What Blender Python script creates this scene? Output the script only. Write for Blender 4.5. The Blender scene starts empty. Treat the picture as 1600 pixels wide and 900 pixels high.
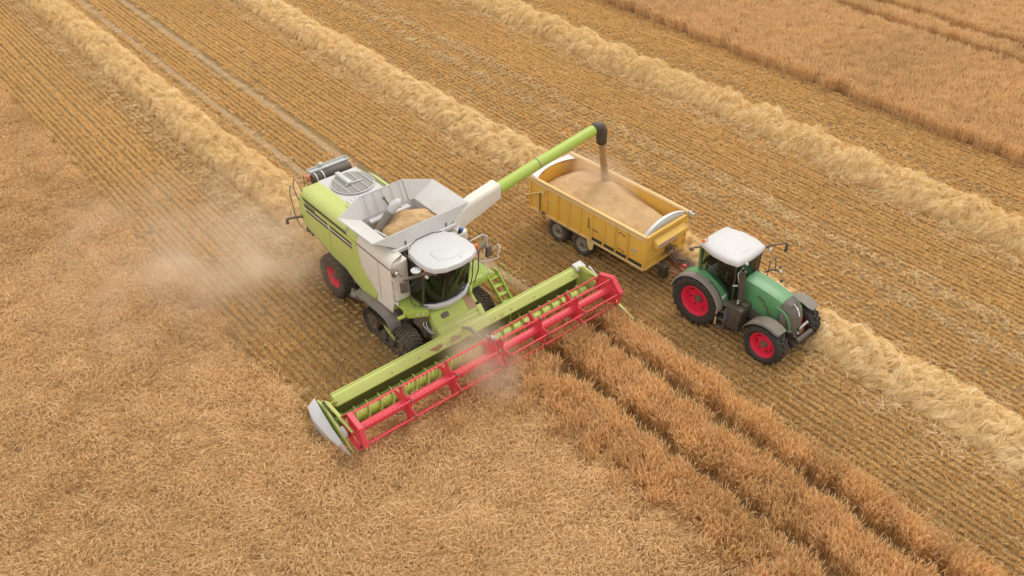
import bpy, bmesh, math, random
import numpy as np
from mathutils import Vector, Matrix, Euler

random.seed(7)
RNG = np.random.default_rng(11)
R = math.radians
SC = bpy.context.scene
COL = SC.collection

# ------------------------------------------------------------------ camera
CAM = Vector((22.0, -14.2, 21.4))
LOOK = Vector((-0.60347, 0.51067, -0.61240))
FPX = 1420.0                                   # focal length in pixels of a 1600 px wide picture
cd = bpy.data.cameras.new('camera'); cam = bpy.data.objects.new('camera', cd); COL.objects.link(cam)
cam.location = CAM; cam.rotation_euler = LOOK.to_track_quat('-Z', 'Y').to_euler()
cd.sensor_width = 36.0; cd.lens = 36.0 * FPX / 1600.0; cd.clip_end = 3000; cd.clip_start = 0.5
SC.camera = cam
_w = np.array(LOOK) / np.linalg.norm(LOOK); _r = np.cross(_w, [0, 0, 1]); _r /= np.linalg.norm(_r); _u = np.cross(_r, _w)

def in_view(P, margin=0.26):
    """which points fall in the photograph's field of view, widened by a margin"""
    V = P - np.array(CAM)
    d = V @ _w
    x = (V @ _r) / d * FPX / 800.0
    y = (V @ _u) / d * FPX / 450.0
    return (d > 1) & (np.abs(x) < 1 + margin) & (np.abs(y) < 1 + margin * 1.6)

# ------------------------------------------------------------------ world, sun, view
SUN_DIR = Vector((-0.22, 0.55, 0.85)).normalized()      # towards the sun
w = bpy.data.worlds.new('World'); SC.world = w; w.use_nodes = True
nt = w.node_tree; nt.nodes.clear()
sky = nt.nodes.new('ShaderNodeTexSky'); sky.sky_type = 'NISHITA'; sky.sun_disc = False
sky.sun_elevation = math.asin(SUN_DIR.z); sky.sun_rotation = math.atan2(SUN_DIR.x, SUN_DIR.y)
sky.dust_density = 4.0; sky.air_density = 1.0; sky.ozone_density = 1.0
hs = nt.nodes.new('ShaderNodeHueSaturation'); hs.inputs['Saturation'].default_value = 0.22
bg = nt.nodes.new('ShaderNodeBackground'); bg.inputs['Strength'].default_value = 0.13
out = nt.nodes.new('ShaderNodeOutputWorld')
# a closed, bright cloud layer over the clear-sky gradient
mxw = nt.nodes.new('ShaderNodeMix'); mxw.data_type = 'RGBA'; mxw.inputs[0].default_value = 0.85; mxw.inputs[7].default_value = (6.6, 6.5, 6.35, 1)
nt.links.new(sky.outputs[0], hs.inputs['Color']); nt.links.new(hs.outputs[0], mxw.inputs[6]); nt.links.new(mxw.outputs[2], bg.inputs[0]); nt.links.new(bg.outputs[0], out.inputs[0])
sl = bpy.data.lights.new('sun', 'SUN'); so = bpy.data.objects.new('sun', sl); COL.objects.link(so)
sl.energy = 1.15; sl.angle = R(22); sl.color = (1.0, 0.94, 0.86)
so.rotation_euler = (-SUN_DIR).to_track_quat('-Z', 'Y').to_euler(); so.location = (0, 0, 60)
SC.view_settings.view_transform = 'Standard'; SC.view_settings.look = 'None'
SC.view_settings.gamma = 1.0; SC.view_settings.use_curve_mapping = False
SC.view_settings.exposure = 0.32
cy = SC.cycles
cy.use_denoising = True; cy.max_bounces = 8; cy.diffuse_bounces = 6; cy.glossy_bounces = 3
cy.transmission_bounces = 4; cy.transparent_max_bounces = 8; cy.volume_bounces = 4
cy.use_adaptive_sampling = True; cy.adaptive_threshold = 0.02
cy.volume_step_rate = 2.0; cy.volume_max_steps = 64
cy.sample_clamp_indirect = 4.0

# ------------------------------------------------------------------ materials
MATS = {}
def nodes(name):
    m = bpy.data.materials.new(name); m.use_nodes = True
    nt = m.node_tree; nt.nodes.clear()
    o = nt.nodes.new('ShaderNodeOutputMaterial'); MATS[name] = m
    return m, nt, o
def N(nt, t, **k):
    n = nt.nodes.new(t)
    for a, v in k.items():
        if hasattr(n, a): setattr(n, a, v)
    return n
def L(nt, a, b): nt.links.new(a, b)
def mixc(nt, fac, a, b, mode='MIX'):
    n = nt.nodes.new('ShaderNodeMix'); n.data_type = 'RGBA'; n.blend_type = mode
    for s, v in ((0, fac), (6, a), (7, b)):
        if hasattr(v, 'is_linked') or hasattr(v, 'links'): nt.links.new(v, n.inputs[s])
        else: n.inputs[s].default_value = v if s == 0 else (*v, 1)
    return n.outputs[2]
def math_n(nt, op, a, b=0.0, clamp=False):
    n = nt.nodes.new('ShaderNodeMath'); n.operation = op; n.use_clamp = clamp
    for i, v in enumerate((a, b)):
        if hasattr(v, 'links'): nt.links.new(v, n.inputs[i])
        else: n.inputs[i].default_value = v
    return n.outputs[0]
def noise(nt, scale, detail=4.0, coord='Object', rough=0.55, vec=None):
    n = nt.nodes.new('ShaderNodeTexNoise'); n.inputs['Scale'].default_value = scale
    n.inputs['Detail'].default_value = detail; n.inputs['Roughness'].default_value = rough
    if vec is None:
        t = nt.nodes.new('ShaderNodeTexCoord'); vec = t.outputs[coord]
    nt.links.new(vec, n.inputs['Vector'])
    return n
def ramp(nt, fac, stops):
    n = nt.nodes.new('ShaderNodeValToRGB'); nt.links.new(fac, n.inputs[0])
    e = n.color_ramp.elements
    while len(e) > 1: e.remove(e[-1])
    e[0].position = stops[0][0]; e[0].color = (*stops[0][1], 1)
    for p, c in stops[1:]:
        x = e.new(p); x.color = (*c, 1)
    return n.outputs[0]
DUST = (0.52, 0.385, 0.245)
def paint(name, col, rough=0.42, dust=0.25, metal=0.0, spec=0.5, coat=0.0, dscale=2.2):
    """sprayed or bare surface with field dust lying in patches, more of it on faces that look up"""
    m, nt, o = nodes(name)
    p = N(nt, 'ShaderNodeBsdfPrincipled'); L(nt, p.outputs[0], o.inputs[0])
    n1 = noise(nt, dscale, 6); n2 = noise(nt, dscale * 9, 4)
    geo = N(nt, 'ShaderNodeNewGeometry'); sx = N(nt, 'ShaderNodeSeparateXYZ'); L(nt, geo.outputs['Normal'], sx.inputs[0])
    up = math_n(nt, 'ADD', math_n(nt, 'MULTIPLY', sx.outputs[2], 0.35), 0.65)
    f = math_n(nt, 'MULTIPLY', n1.outputs[0], n2.outputs[0])
    f = math_n(nt, 'MULTIPLY', f, 4.0 * dust)
    f = math_n(nt, 'MULTIPLY', f, up, True)
    f = math_n(nt, 'MINIMUM', f, 0.85)
    L(nt, mixc(nt, f, col, DUST), p.inputs['Base Color'])
    rr = math_n(nt, 'ADD', math_n(nt, 'MULTIPLY', f, 0.5), rough, True); L(nt, rr, p.inputs['Roughness'])
    p.inputs['Metallic'].default_value = metal; p.inputs['Specular IOR Level'].default_value = spec
    p.inputs['Coat Weight'].default_value = coat; p.inputs['Coat Roughness'].default_value = 0.2
    return m
paint('lime', (0.53, 0.65, 0.15), 0.40, 0.24)
paint('lime_deep', (0.42, 0.57, 0.08), 0.40, 0.12)
paint('pale_grey', (0.84, 0.80, 0.72), 0.42, 0.22)
paint('deck_white', (0.61, 0.61, 0.605), 0.45, 0.10)
paint('flap_white', (0.66, 0.66, 0.65), 0.5, 0.20, dscale=1.7)
paint('roof_white', (0.60, 0.60, 0.595), 0.38, 0.05)
paint('tractor_white', (0.61, 0.60, 0.58), 0.5, 0.02)
paint('reel_red', (0.78, 0.036, 0.078), 0.42, 0.12)
paint('rim_red', (0.82, 0.012, 0.07), 0.45, 0.06)
paint('tractor_green', (0.062, 0.285, 0.105), 0.40, 0.12, coat=0.12)
paint('trailer_yellow', (0.90, 0.53, 0.06), 0.50, 0.28, dscale=1.6)
paint('trailer_pale', (0.88, 0.62, 0.27), 0.60, 0.24)
paint('galvanised', (0.58, 0.60, 0.60), 0.45, 0.12, metal=0.3)
paint('shaded_lime', (0.115, 0.125, 0.03), 0.5, 0.22)  # lime with the shadow below the header beam painted into its colour
paint('trailer_rim', (0.36, 0.345, 0.32), 0.6, 0.35)
paint('dark_metal', (0.045, 0.042, 0.04), 0.55, 0.30)
paint('black_plastic', (0.022, 0.022, 0.023), 0.5, 0.18)
paint('grey_plastic', (0.16, 0.155, 0.15), 0.6, 0.25)
paint('grille_grey', (0.085, 0.08, 0.075), 0.5, 0.2)
paint('screen_grey', (0.27, 0.265, 0.265), 0.7, 0.2)
paint('rubber', (0.034, 0.032, 0.030), 0.75, 0.20, spec=0.35)
paint('tractor_rubber', (0.028, 0.027, 0.027), 0.65, 0.07, spec=0.4)
paint('rubber_clean', (0.026, 0.026, 0.027), 0.75, 0.26, spec=0.3)
paint('steel', (0.5, 0.5, 0.5), 0.3, 0.15, metal=0.8)
paint('rust', (0.30, 0.085, 0.035), 0.7, 0.25)
paint('rail_white', (0.78, 0.77, 0.74), 0.45, 0.10)
paint('orange_lens', (0.85, 0.16, 0.03), 0.25, 0.03)
paint('blue_plastic', (0.06, 0.16, 0.38), 0.4, 0.05)
paint('chaff', (0.36, 0.22, 0.11), 0.95, 0.3, spec=0.1, dscale=9)
paint('seat_cloth', (0.03, 0.032, 0.036), 0.9, 0.1)
paint('shirt', (0.09, 0.16, 0.24), 0.9, 0.02)
paint('skin', (0.45, 0.24, 0.16), 0.6, 0.0)
paint('sticker', (0.72, 0.50, 0.47), 0.5, 0.1)
paint('ink', (0.03, 0.03, 0.03), 0.5, 0.05)
paint('lamp_glass', (0.70, 0.71, 0.72), 0.2, 0.05)

def glass(name, tint, refl=0.02):
    m, nt, o = nodes(name)
    t = N(nt, 'ShaderNodeBsdfTransparent'); t.inputs[0].default_value = (*tint, 1)
    g = N(nt, 'ShaderNodeBsdfGlossy'); g.inputs['Roughness'].default_value = 0.03
    fr = N(nt, 'ShaderNodeFresnel'); fr.inputs[0].default_value = 1.45
    mx = N(nt, 'ShaderNodeMixShader')
    L(nt, math_n(nt, 'ADD', math_n(nt, 'MULTIPLY', fr.outputs[0], 0.8), refl, True), mx.inputs[0])
    L(nt, t.outputs[0], mx.inputs[1]); L(nt, g.outputs[0], mx.inputs[2]); L(nt, mx.outputs[0], o.inputs[0])
    return m
glass('tinted_glass', (0.36, 0.44, 0.39))
glass('clear_glass', (0.50, 0.60, 0.52))

def grain_mat():
    m, nt, o = nodes('grain')
    p = N(nt, 'ShaderNodeBsdfPrincipled'); L(nt, p.outputs[0], o.inputs[0])
    n1 = noise(nt, 2.0, 5); n2 = noise(nt, 60.0, 3); n3 = noise(nt, 9.0, 4)
    c = ramp(nt, n1.outputs[0], [(0.3, (0.53, 0.33, 0.155)), (0.55, (0.68, 0.46, 0.24)), (0.75, (0.75, 0.54, 0.31))])
    c = mixc(nt, 0.35, c, ramp(nt, n2.outputs[0], [(0.3, (0.30, 0.16, 0.06)), (0.7, (0.72, 0.5, 0.27))]))
    c = mixc(nt, 0.15, c, ramp(nt, n3.outputs[0], [(0.35, (0.36, 0.20, 0.08)), (0.65, (0.66, 0.46, 0.25))]))
    L(nt, c, p.inputs['Base Color']); p.inputs['Roughness'].default_value = 0.9; p.inputs['Specular IOR Level'].default_value = 0.15
    b = N(nt, 'ShaderNodeBump'); b.inputs['Strength'].default_value = 0.5; b.inputs['Distance'].default_value = 0.02
    L(nt, n2.outputs[0], b.inputs['Height']); L(nt, b.outputs[0], p.inputs['Normal'])
    return m
grain_mat()

def straw_mat(name, c1, c2, c3, inst=True, patch=None, patch_scale=0.12):
    """dry stalks: every stalk its own shade, every clump its own tint, broad patches over the field"""
    m, nt, o = nodes(name)
    d = N(nt, 'ShaderNodeBsdfDiffuse'); t = N(nt, 'ShaderNodeBsdfTranslucent')
    a = N(nt, 'ShaderNodeAttribute', attribute_name='shade', attribute_type='GEOMETRY')
    c = ramp(nt, a.outputs['Fac'], [(0.0, c1), (0.5, c2), (1.0, c3)])
    if inst:
        b = N(nt, 'ShaderNodeAttribute', attribute_name='tint', attribute_type='INSTANCER')
        c = mixc(nt, 1.0, c, ramp(nt, b.outputs['Fac'], [(0.0, (0.80, 0.77, 0.73)), (0.5, (1, 1, 1)), (1.0, (1.10, 1.12, 1.15))]), 'MULTIPLY')
    L(nt, c, d.inputs[0]); L(nt, c, t.inputs[0])
    mx = N(nt, 'ShaderNodeMixShader'); mx.inputs[0].default_value = 0.16
    L(nt, d.outputs[0], mx.inputs[1]); L(nt, t.outputs[0], mx.inputs[2]); L(nt, mx.outputs[0], o.inputs[0])
    return m
straw_mat('crop_stalk', (0.66, 0.41, 0.175), (0.90, 0.61, 0.29), (0.99, 0.84, 0.55))
straw_mat('far_stalk', (0.66, 0.43, 0.20), (0.88, 0.62, 0.325), (0.97, 0.81, 0.53))
straw_mat('lodged_stalk', (0.55, 0.325, 0.13), (0.79, 0.51, 0.235), (0.96, 0.75, 0.44))
straw_mat('stubble_stalk', (0.68, 0.435, 0.17), (0.88, 0.615, 0.27), (0.97, 0.78, 0.43))
straw_mat('loose_stalk', (0.60, 0.42, 0.20), (0.78, 0.57, 0.30), (0.90, 0.72, 0.44))
straw_mat('windrow_stalk', (0.68, 0.47, 0.20), (0.94, 0.715, 0.37), (0.99, 0.88, 0.60), inst=False)

def ground_mat():
    m, nt, o = nodes('field_soil')
    p = N(nt, 'ShaderNodeBsdfPrincipled'); L(nt, p.outputs[0], o.inputs[0])
    n1 = noise(nt, 0.35, 6); n2 = noise(nt, 14.0, 5); n3 = noise(nt, 3.0, 5)
    c = ramp(nt, n1.outputs[0], [(0.3, (0.22, 0.135, 0.055)), (0.7, (0.31, 0.195, 0.085))])
    c = mixc(nt, 0.6, c, ramp(nt, n2.outputs[0], [(0.3, (0.16, 0.095, 0.037)), (0.7, (0.42, 0.275, 0.125))]))
    # bare, chalky wheel tracks of the sprayer (two pairs), broken at their edges
    tc = N(nt, 'ShaderNodeTexCoord'); sx = N(nt, 'ShaderNodeSeparateXYZ'); L(nt, tc.outputs['Object'], sx.inputs[0])
    yy = math_n(nt, 'ADD', sx.outputs[1], math_n(nt, 'MULTIPLY', math_n(nt, 'SUBTRACT', n3.outputs[0], 0.5), 0.22))
    tot = None
    for yc, hw in ((1.9, 0.21), (4.0, 0.21), (37.7, 0.2), (40.1, 0.2)):
        dd = math_n(nt, 'ABSOLUTE', math_n(nt, 'SUBTRACT', yy, yc))
        mk = math_n(nt, 'MULTIPLY', math_n(nt, 'SUBTRACT', hw, dd), 12.0, True)
        tot = mk if tot is None else math_n(nt, 'MAXIMUM', tot, mk)
    front = math_n(nt, 'MULTIPLY', math_n(nt, 'SUBTRACT', 4.0, sx.outputs[0]), 2.0, True)
    tot = math_n(nt, 'MULTIPLY', tot, front)
    chalk = ramp(nt, n2.outputs[0], [(0.3, (0.33, 0.215, 0.115)), (0.7, (0.54, 0.375, 0.215))])
    c = mixc(nt, math_n(nt, 'MULTIPLY', tot, 0.9), c, chalk)
    L(nt, c, p.inputs['Base Color']); p.inputs['Roughness'].default_value = 0.95; p.inputs['Specular IOR Level'].default_value = 0.1
    b = N(nt, 'ShaderNodeBump'); b.inputs['Strength'].default_value = 0.7; b.inputs['Distance'].default_value = 0.05
    L(nt, n2.outputs[0], b.inputs['Height']); L(nt, b.outputs[0], p.inputs['Normal'])
    return m
ground_mat()

def dust_mat(name, dens, col, scale, centre, radii, contrast=(0.42, 0.72), power=1.5):
    """airborne dust: thins out to nothing towards the edge of its cloud, wispy inside"""
    m, nt, o = nodes(name)
    v = N(nt, 'ShaderNodeVolumePrincipled'); v.inputs['Color'].default_value = (*col, 1)
    v.inputs['Anisotropy'].default_value = 0.2
    tc = N(nt, 'ShaderNodeTexCoord')
    ln = N(nt, 'ShaderNodeVectorMath', operation='LENGTH'); L(nt, tc.outputs['Object'], ln.inputs[0])
    fall = math_n(nt, 'SUBTRACT', 1.0, ln.outputs['Value'], True)
    fall = math_n(nt, 'POWER', fall, power)
    mp = N(nt, 'ShaderNodeMapping'); mp.inputs['Scale'].default_value = radii; L(nt, tc.outputs['Object'], mp.inputs[0])
    n = noise(nt, scale, 4.0, vec=mp.outputs[0], rough=0.6)
    nn = math_n(nt, 'DIVIDE', math_n(nt, 'SUBTRACT', n.outputs[0], contrast[0]), contrast[1] - contrast[0], True)
    L(nt, math_n(nt, 'MULTIPLY', math_n(nt, 'MULTIPLY', fall, nn), dens), v.inputs['Density'])
    L(nt, v.outputs[0], o.inputs['Volume'])
    return m

# ------------------------------------------------------------------ object helpers
def tag(o, label=None, cat=None, group=None, kind=None):
    if label: o['label'] = label
    if cat: o['category'] = cat
    if group: o['group'] = group
    if kind: o['kind'] = kind
    return o
def empty(name, loc=(0, 0, 0), rz=0.0, parent=None):
    o = bpy.data.objects.new(name, None); COL.objects.link(o); o.empty_display_size = 0.3
    o.location = loc; o.rotation_euler = (0, 0, rz); o.parent = parent
    return o
def V3(*a): return Vector(a)

class MB:
    """collects shapes and links them as ONE mesh object"""
    def __init__(s): s.v = []; s.f = []; s.m = []; s.cut = []
    def add(s, vs, fs, m=0):
        b = len(s.v); s.cut.append((b, len(s.f))); s.v += [tuple(p) for p in vs]
        s.f += [tuple(i + b for i in q) for q in fs]; s.m += [m] * len(fs); return s
    def box(s, c, d, rot=None, m=0):
        x, y, z = d[0] / 2, d[1] / 2, d[2] / 2
        P = [Vector((a, b, e)) for a in (-x, x) for b in (-y, y) for e in (-z, z)]
        if rot is not None:
            M = Euler(rot).to_matrix(); P = [M @ p for p in P]
        P = [p + Vector(c) for p in P]
        return s.add(P, [(0, 1, 3, 2), (4, 6, 7, 5), (0, 4, 5, 1), (2, 3, 7, 6), (0, 2, 6, 4), (1, 5, 7, 3)], m)
    def prism(s, poly, axis, a, b, m=0):
        """polygon in the plane across an axis, pushed along that axis from a to b"""
        def pt(u, v, w_):
            return {'x': (w_, u, v), 'y': (u, w_, v), 'z': (u, v, w_)}[axis]
        n = len(poly)
        vs = [pt(u, v, a) for u, v in poly] + [pt(u, v, b) for u, v in poly]
        fs = [tuple(range(n))[::-1], tuple(range(n, 2 * n))] + [(i, (i + 1) % n, n + (i + 1) % n, n + i) for i in range(n)]
        return s.add(vs, fs, m)
    def slab(s, q, t, m=0):
        """four (or more) corners in space, thickened along their normal by t"""
        q = [Vector(p) for p in q]
        nrm = (q[1] - q[0]).cross(q[-1] - q[0]).normalized() * t
        n = len(q)
        return s.add(q + [p + nrm for p in q], [tuple(range(n))[::-1], tuple(range(n, 2 * n))] + [(i, (i + 1) % n, n + (i + 1) % n, n + i) for i in range(n)], m)
    def tube(s, path, r, n=10, m=0, caps=True, closed=False):
        path = [Vector(p) for p in path]
        rs = r if isinstance(r, (list, tuple)) else [r] * len(path)
        k = len(path); rings = []
        up = None
        for i, p in enumerate(path):
            if closed: t = path[(i + 1) % k] - path[i - 1]
            else: t = path[min(i + 1, k - 1)] - path[max(i - 1, 0)]
            t.normalize()
            if up is None:
                up = Vector((0, 0, 1)) if abs(t.z) < 0.9 else Vector((1, 0, 0))
            a = t.cross(up).normalized(); b = a.cross(t).normalized(); up = b
            rings.append([p + (a * math.cos(2 * math.pi * j / n) + b * math.sin(2 * math.pi * j / n)) * rs[i] for j in range(n)])
        vs = [q for g in rings for q in g]; fs = []
        for i in range(k if closed else k - 1):
            for j in range(n):
                i2 = (i + 1) % k
                fs.append((i * n + j, i * n + (j + 1) % n, i2 * n + (j + 1) % n, i2 * n + j))
        if caps and not closed:
            fs += [tuple(range(n))[::-1], tuple(range((k - 1) * n, k * n))]
        return s.add(vs, fs, m)
    def lathe(s, prof, axis='y', n=40, c=(0, 0, 0), m=0, closed=False):
        """profile of (radius, position along axis) turned about that axis"""
        k = len(prof); vs = []
        for r, h in prof:
            for j in range(n):
                t = 2 * math.pi * j / n; a, b = r * math.cos(t), r * math.sin(t)
                p = {'y': (a, h, b), 'x': (h, a, b), 'z': (a, b, h)}[axis]
                vs.append((p[0] + c[0], p[1] + c[1], p[2] + c[2]))
        fs = []
        for i in range(k if closed else k - 1):
            for j in range(n):
                i2 = (i + 1) % k
                fs.append((i * n + j, i * n + (j + 1) % n, i2 * n + (j + 1) % n, i2 * n + j))
        return s.add(vs, fs, m)
    def loft(s, secs, m=0, ring=True, caps=True):
        n = len(secs[0]); vs = [p for q in secs for p in q]; fs = []
        for i in range(len(secs) - 1):
            for j in range(n if ring else n - 1):
                fs.append((i * n + j, i * n + (j + 1) % n, (i + 1) * n + (j + 1) % n, (i + 1) * n + j))
        if caps and ring: fs += [tuple(range(n))[::-1], tuple(range((len(secs) - 1) * n, len(secs) * n))]
        return s.add(vs, fs, m)
    def ball(s, c, r, n=12, m=0, sq=(1, 1, 1)):
        pr = [(math.sin(math.pi * i / 8), -math.cos(math.pi * i / 8)) for i in range(9)]
        vs = []
        for a, h in pr:
            for j in range(n):
                t = 2 * math.pi * j / n
                vs.append((c[0] + r * sq[0] * a * math.cos(t), c[1] + r * sq[1] * a * math.sin(t), c[2] + r * sq[2] * h))
        fs = [(i * n + j, i * n + (j + 1) % n, (i + 1) * n + (j + 1) % n, (i + 1) * n + j) for i in range(8) for j in range(n)]
        return s.add(vs, fs, m)
    def each(s, name, mat, parent=None, **k):
        """every shape that was added becomes an object of its own"""
        res = []
        ends = s.cut[1:] + [(len(s.v), len(s.f))]
        for (v0, f0), (v1, f1) in zip(s.cut, ends):
            q = type(s)(); q.v = s.v[v0:v1]; q.f = [tuple(i - v0 for i in f) for f in s.f[f0:f1]]
            res.append(q.build(name, mat, parent, **k))
        return res
    def build(s, name, mat, parent=None, bevel=0.0, seg=2, smooth=35, loc=None, thick=0.0, sub=0):
        me = bpy.data.meshes.new(name)
        me.from_pydata(s.v, [], s.f)
        bm = bmesh.new(); bm.from_mesh(me)
        bmesh.ops.remove_doubles(bm, verts=bm.verts, dist=1e-5)
        bmesh.ops.recalc_face_normals(bm, faces=bm.faces)
        if bevel > 0:
            es = [e for e in bm.edges if len(e.link_faces) == 2 and e.calc_face_angle(0) > R(25)]
            bmesh.ops.bevel(bm, geom=es, offset=bevel, segments=seg, affect='EDGES', profile=0.6, clamp_overlap=True)
        bm.to_mesh(me); bm.free()
        mats = mat if isinstance(mat, (list, tuple)) else [mat]
        for k in mats: me.materials.append(MATS[k])
        if smooth:
            me.shade_smooth(); me.set_sharp_from_angle(angle=R(smooth))
        o = bpy.data.objects.new(name, me); COL.objects.link(o)
        if parent: o.parent = parent
        if loc: o.location = loc
        if thick:
            md = o.modifiers.new('thickness', 'SOLIDIFY'); md.thickness = thick; md.offset = 0
        if sub:
            md = o.modifiers.new('smooth', 'SUBSURF'); md.levels = sub; md.render_levels = sub
        return o
def copy_tree(o, parent=None):
    c = o.copy(); COL.objects.link(c)
    if parent: c.parent = parent
    for ch in [x for x in COL.objects if x.parent == o]: copy_tree(ch, c)
    return c
def arc(c, r, a0, a1, n, plane='xz', k=0.0):
    res = []
    for i in range(n + 1):
        t = R(a0 + (a1 - a0) * i / n); u, v = r * math.cos(t), r * math.sin(t)
        res.append({'xz': (c[0] + u, k, c[1] + v), 'yz': (k, c[0] + u, c[1] + v), 'xy': (c[0] + u, c[1] + v, k)}[plane])
    return res

# =================================================================== THE FIELD
def mesh_from_arrays(name, V, Q, shade=None, mat=None, link=True, smooth=False):
    """V (n,3), Q (m,4) quads; shade is one value per face"""
    me = bpy.data.meshes.new(name)
    me.vertices.add(len(V)); me.vertices.foreach_set('co', np.ascontiguousarray(V, np.float32).ravel())
    me.loops.add(Q.size); me.loops.foreach_set('vertex_index', np.ascontiguousarray(Q, np.int32).ravel())
    me.polygons.add(len(Q)); me.polygons.foreach_set('loop_start', np.arange(0, Q.size, Q.shape[1], dtype=np.int32))
    if shade is not None:
        a = me.attributes.new('shade', 'FLOAT', 'FACE'); a.data.foreach_set('value', np.ascontiguousarray(shade, np.float32))
    me.update(calc_edges=True); me.validate()
    if smooth: me.shade_smooth()
    if mat: me.materials.append(MATS[mat])
    o = bpy.data.objects.new(name, me)
    if link: COL.objects.link(o)
    return o
def ribbons(pts, wid, side, shade):
    """pts (n,k,3) centre lines, wid (n,k) widths, side (n,3) unit width direction -> vertices, quads, shade per quad"""
    n, k, _ = pts.shape
    off = side[:, None, :] * wid[:, :, None] * 0.5
    V = np.stack([pts - off, pts + off], 2).reshape(n * k * 2, 3)
    base = (np.arange(n) * k * 2)[:, None] + (np.arange(k - 1) * 2)[None, :]
    Q = np.stack([base, base + 1, base + 3, base + 2], -1).reshape(-1, 4)
    return V, Q, np.repeat(shade, k - 1)
def rand_side(n, rng):
    a = rng.uniform(0, 2 * np.pi, n); z = rng.normal(0, 0.25, n)
    s = np.stack([np.cos(a), np.sin(a), z], 1)
    return s / np.linalg.norm(s, axis=1)[:, None]

def crop_clump(name, seed, n=70, rad=0.34, hgt=0.74, lean=0.25, spread=0.5, mat='crop_stalk', ear=1.0, wk=1.0):
    """a patch of ripe cereal: stalk, nodding ear and awns on every plant; leans towards +x"""
    rng = np.random.default_rng(seed)
    r = rad * np.sqrt(rng.uniform(0, 1, n)); a = rng.uniform(0, 2 * np.pi, n)
    bx, by = r * np.cos(a), r * np.sin(a)
    h = hgt * rng.uniform(0.86, 1.07, n)
    la = rng.normal(0, spread * 1.6, n); lm = np.abs(rng.normal(lean, 0.16, n))
    dx, dy = np.cos(la), np.sin(la)
    ts = np.array([0.0, 0.45, 0.8, 0.93, 1.03, 1.12])
    P = np.zeros((n, 6, 3))
    for i, t in enumerate(ts):
        bend = np.sin(np.minimum(lm, 1.35)) * t ** 1.5 * h
        up = np.cos(np.minimum(lm, 1.35) * t ** 0.6) * h * (min(t, 0.93) if ear > 0.4 else t)
        drop = max(0.0, t - 0.86) * h * 0.9 * ear
        P[:, i, 0] = bx + dx * (bend + drop * 0.85); P[:, i, 1] = by + dy * (bend + drop * 0.85)
        P[:, i, 2] = np.maximum(up - (drop * 0.55 if t > 0.9 and ear > 0.4 else 0), 0.02)
    s0 = rng.uniform(0, 1, n)
    w1 = wk * np.array([0.009, 0.009, 0.008, 0.018, 0.020, 0.005])[None, :] * rng.uniform(0.8, 1.25, n)[:, None]
    V, Q, S = ribbons(P, w1, rand_side(n, rng), np.clip(s0 * 0.8, 0, 1))
    # awns and dry leaf blades
    m = n
    P2 = np.zeros((m, 3, 3)); e = P[:, 3]; d = P[:, 5] - P[:, 3]
    d /= np.linalg.norm(d, axis=1)[:, None] + 1e-6
    jit = rng.normal(0, 0.35 if ear > 0.4 else 0.22, (m, 3)); d2 = d + jit; d2 /= np.linalg.norm(d2, axis=1)[:, None]
    P2[:, 0] = e; P2[:, 1] = e + d2 * 0.09; P2[:, 2] = e + d2 * 0.19
    w2 = wk * np.array([0.016, 0.013, 0.002])[None, :] * np.ones((m, 1))
    V2, Q2, S2 = ribbons(P2, w2, rand_side(m, rng), np.clip(0.35 + 0.65 * rng.uniform(0, 1, m), 0, 1))
    k = n // 2
    P3 = np.zeros((k, 3, 3)); b = P[:k, 1] * rng.uniform(0.6, 1.1, (k, 1)); aa = rng.uniform(0, 2 * np.pi, k)
    P3[:, 0] = b; P3[:, 1] = b + np.stack([np.cos(aa) * .1, np.sin(aa) * .1, np.full(k, .05)], 1)
    P3[:, 2] = b + np.stack([np.cos(aa) * .2, np.sin(aa) * .2, np.full(k, -.04)], 1)
    P3[:, :, 2] = np.maximum(P3[:, :, 2], 0.02)
    V3_, Q3, S3 = ribbons(P3, np.array([0.008, 0.014, 0.004])[None, :] * np.ones((k, 1)), rand_side(k, rng), rng.uniform(0, 0.7, k))
    VV = np.concatenate([V, V2, V3_]); QQ = np.concatenate([Q, Q2 + len(V), Q3 + len(V) + len(V2)])
    return mesh_from_arrays(name, VV, QQ, np.concatenate([S, S2, S3]), mat, link=False)
def stubble_clump(name, seed, n=100, ln=0.42, wd=0.066, hgt=0.095):
    """a short length of one drilled row after the cut: stiff stumps and a few dropped bits"""
    rng = np.random.default_rng(seed)
    bx = rng.uniform(-ln / 2, ln / 2, n); by = rng.normal(0, wd * 0.62, n)
    tx, ty = rng.normal(0, 0.25, n), rng.normal(0, 0.16, n)
    h = hgt * rng.uniform(0.55, 1.15, n)
    P = np.zeros((n, 2, 3)); P[:, 0] = np.stack([bx, by, np.zeros(n)], 1)
    P[:, 1] = np.stack([bx + tx * h, by + ty * h, h], 1)
    V, Q, S = ribbons(P, np.full((n, 2), 0.016) * rng.uniform(0.7, 1.5, n)[:, None], rand_side(n, rng), rng.uniform(0, 1, n))
    k = 12
    c = np.stack([rng.uniform(-ln / 2, ln / 2, k), rng.normal(0, 0.045, k), rng.uniform(0.02, 0.08, k)], 1)
    a = rng.uniform(0, np.pi, k); d = np.stack([np.cos(a), np.sin(a), rng.normal(0, 0.25, k)], 1) * rng.uniform(0.03, 0.09, k)[:, None]
    P2 = np.stack([c - d, c + d], 1)
    V2, Q2, S2 = ribbons(P2, np.full((k, 2), 0.014), rand_side(k, rng), rng.uniform(0.3, 1, k))
    return mesh_from_arrays(name, np.concatenate([V, V2]), np.concatenate([Q, Q2 + len(V)]), np.concatenate([S, S2]), 'stubble_stalk', link=False)
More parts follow.
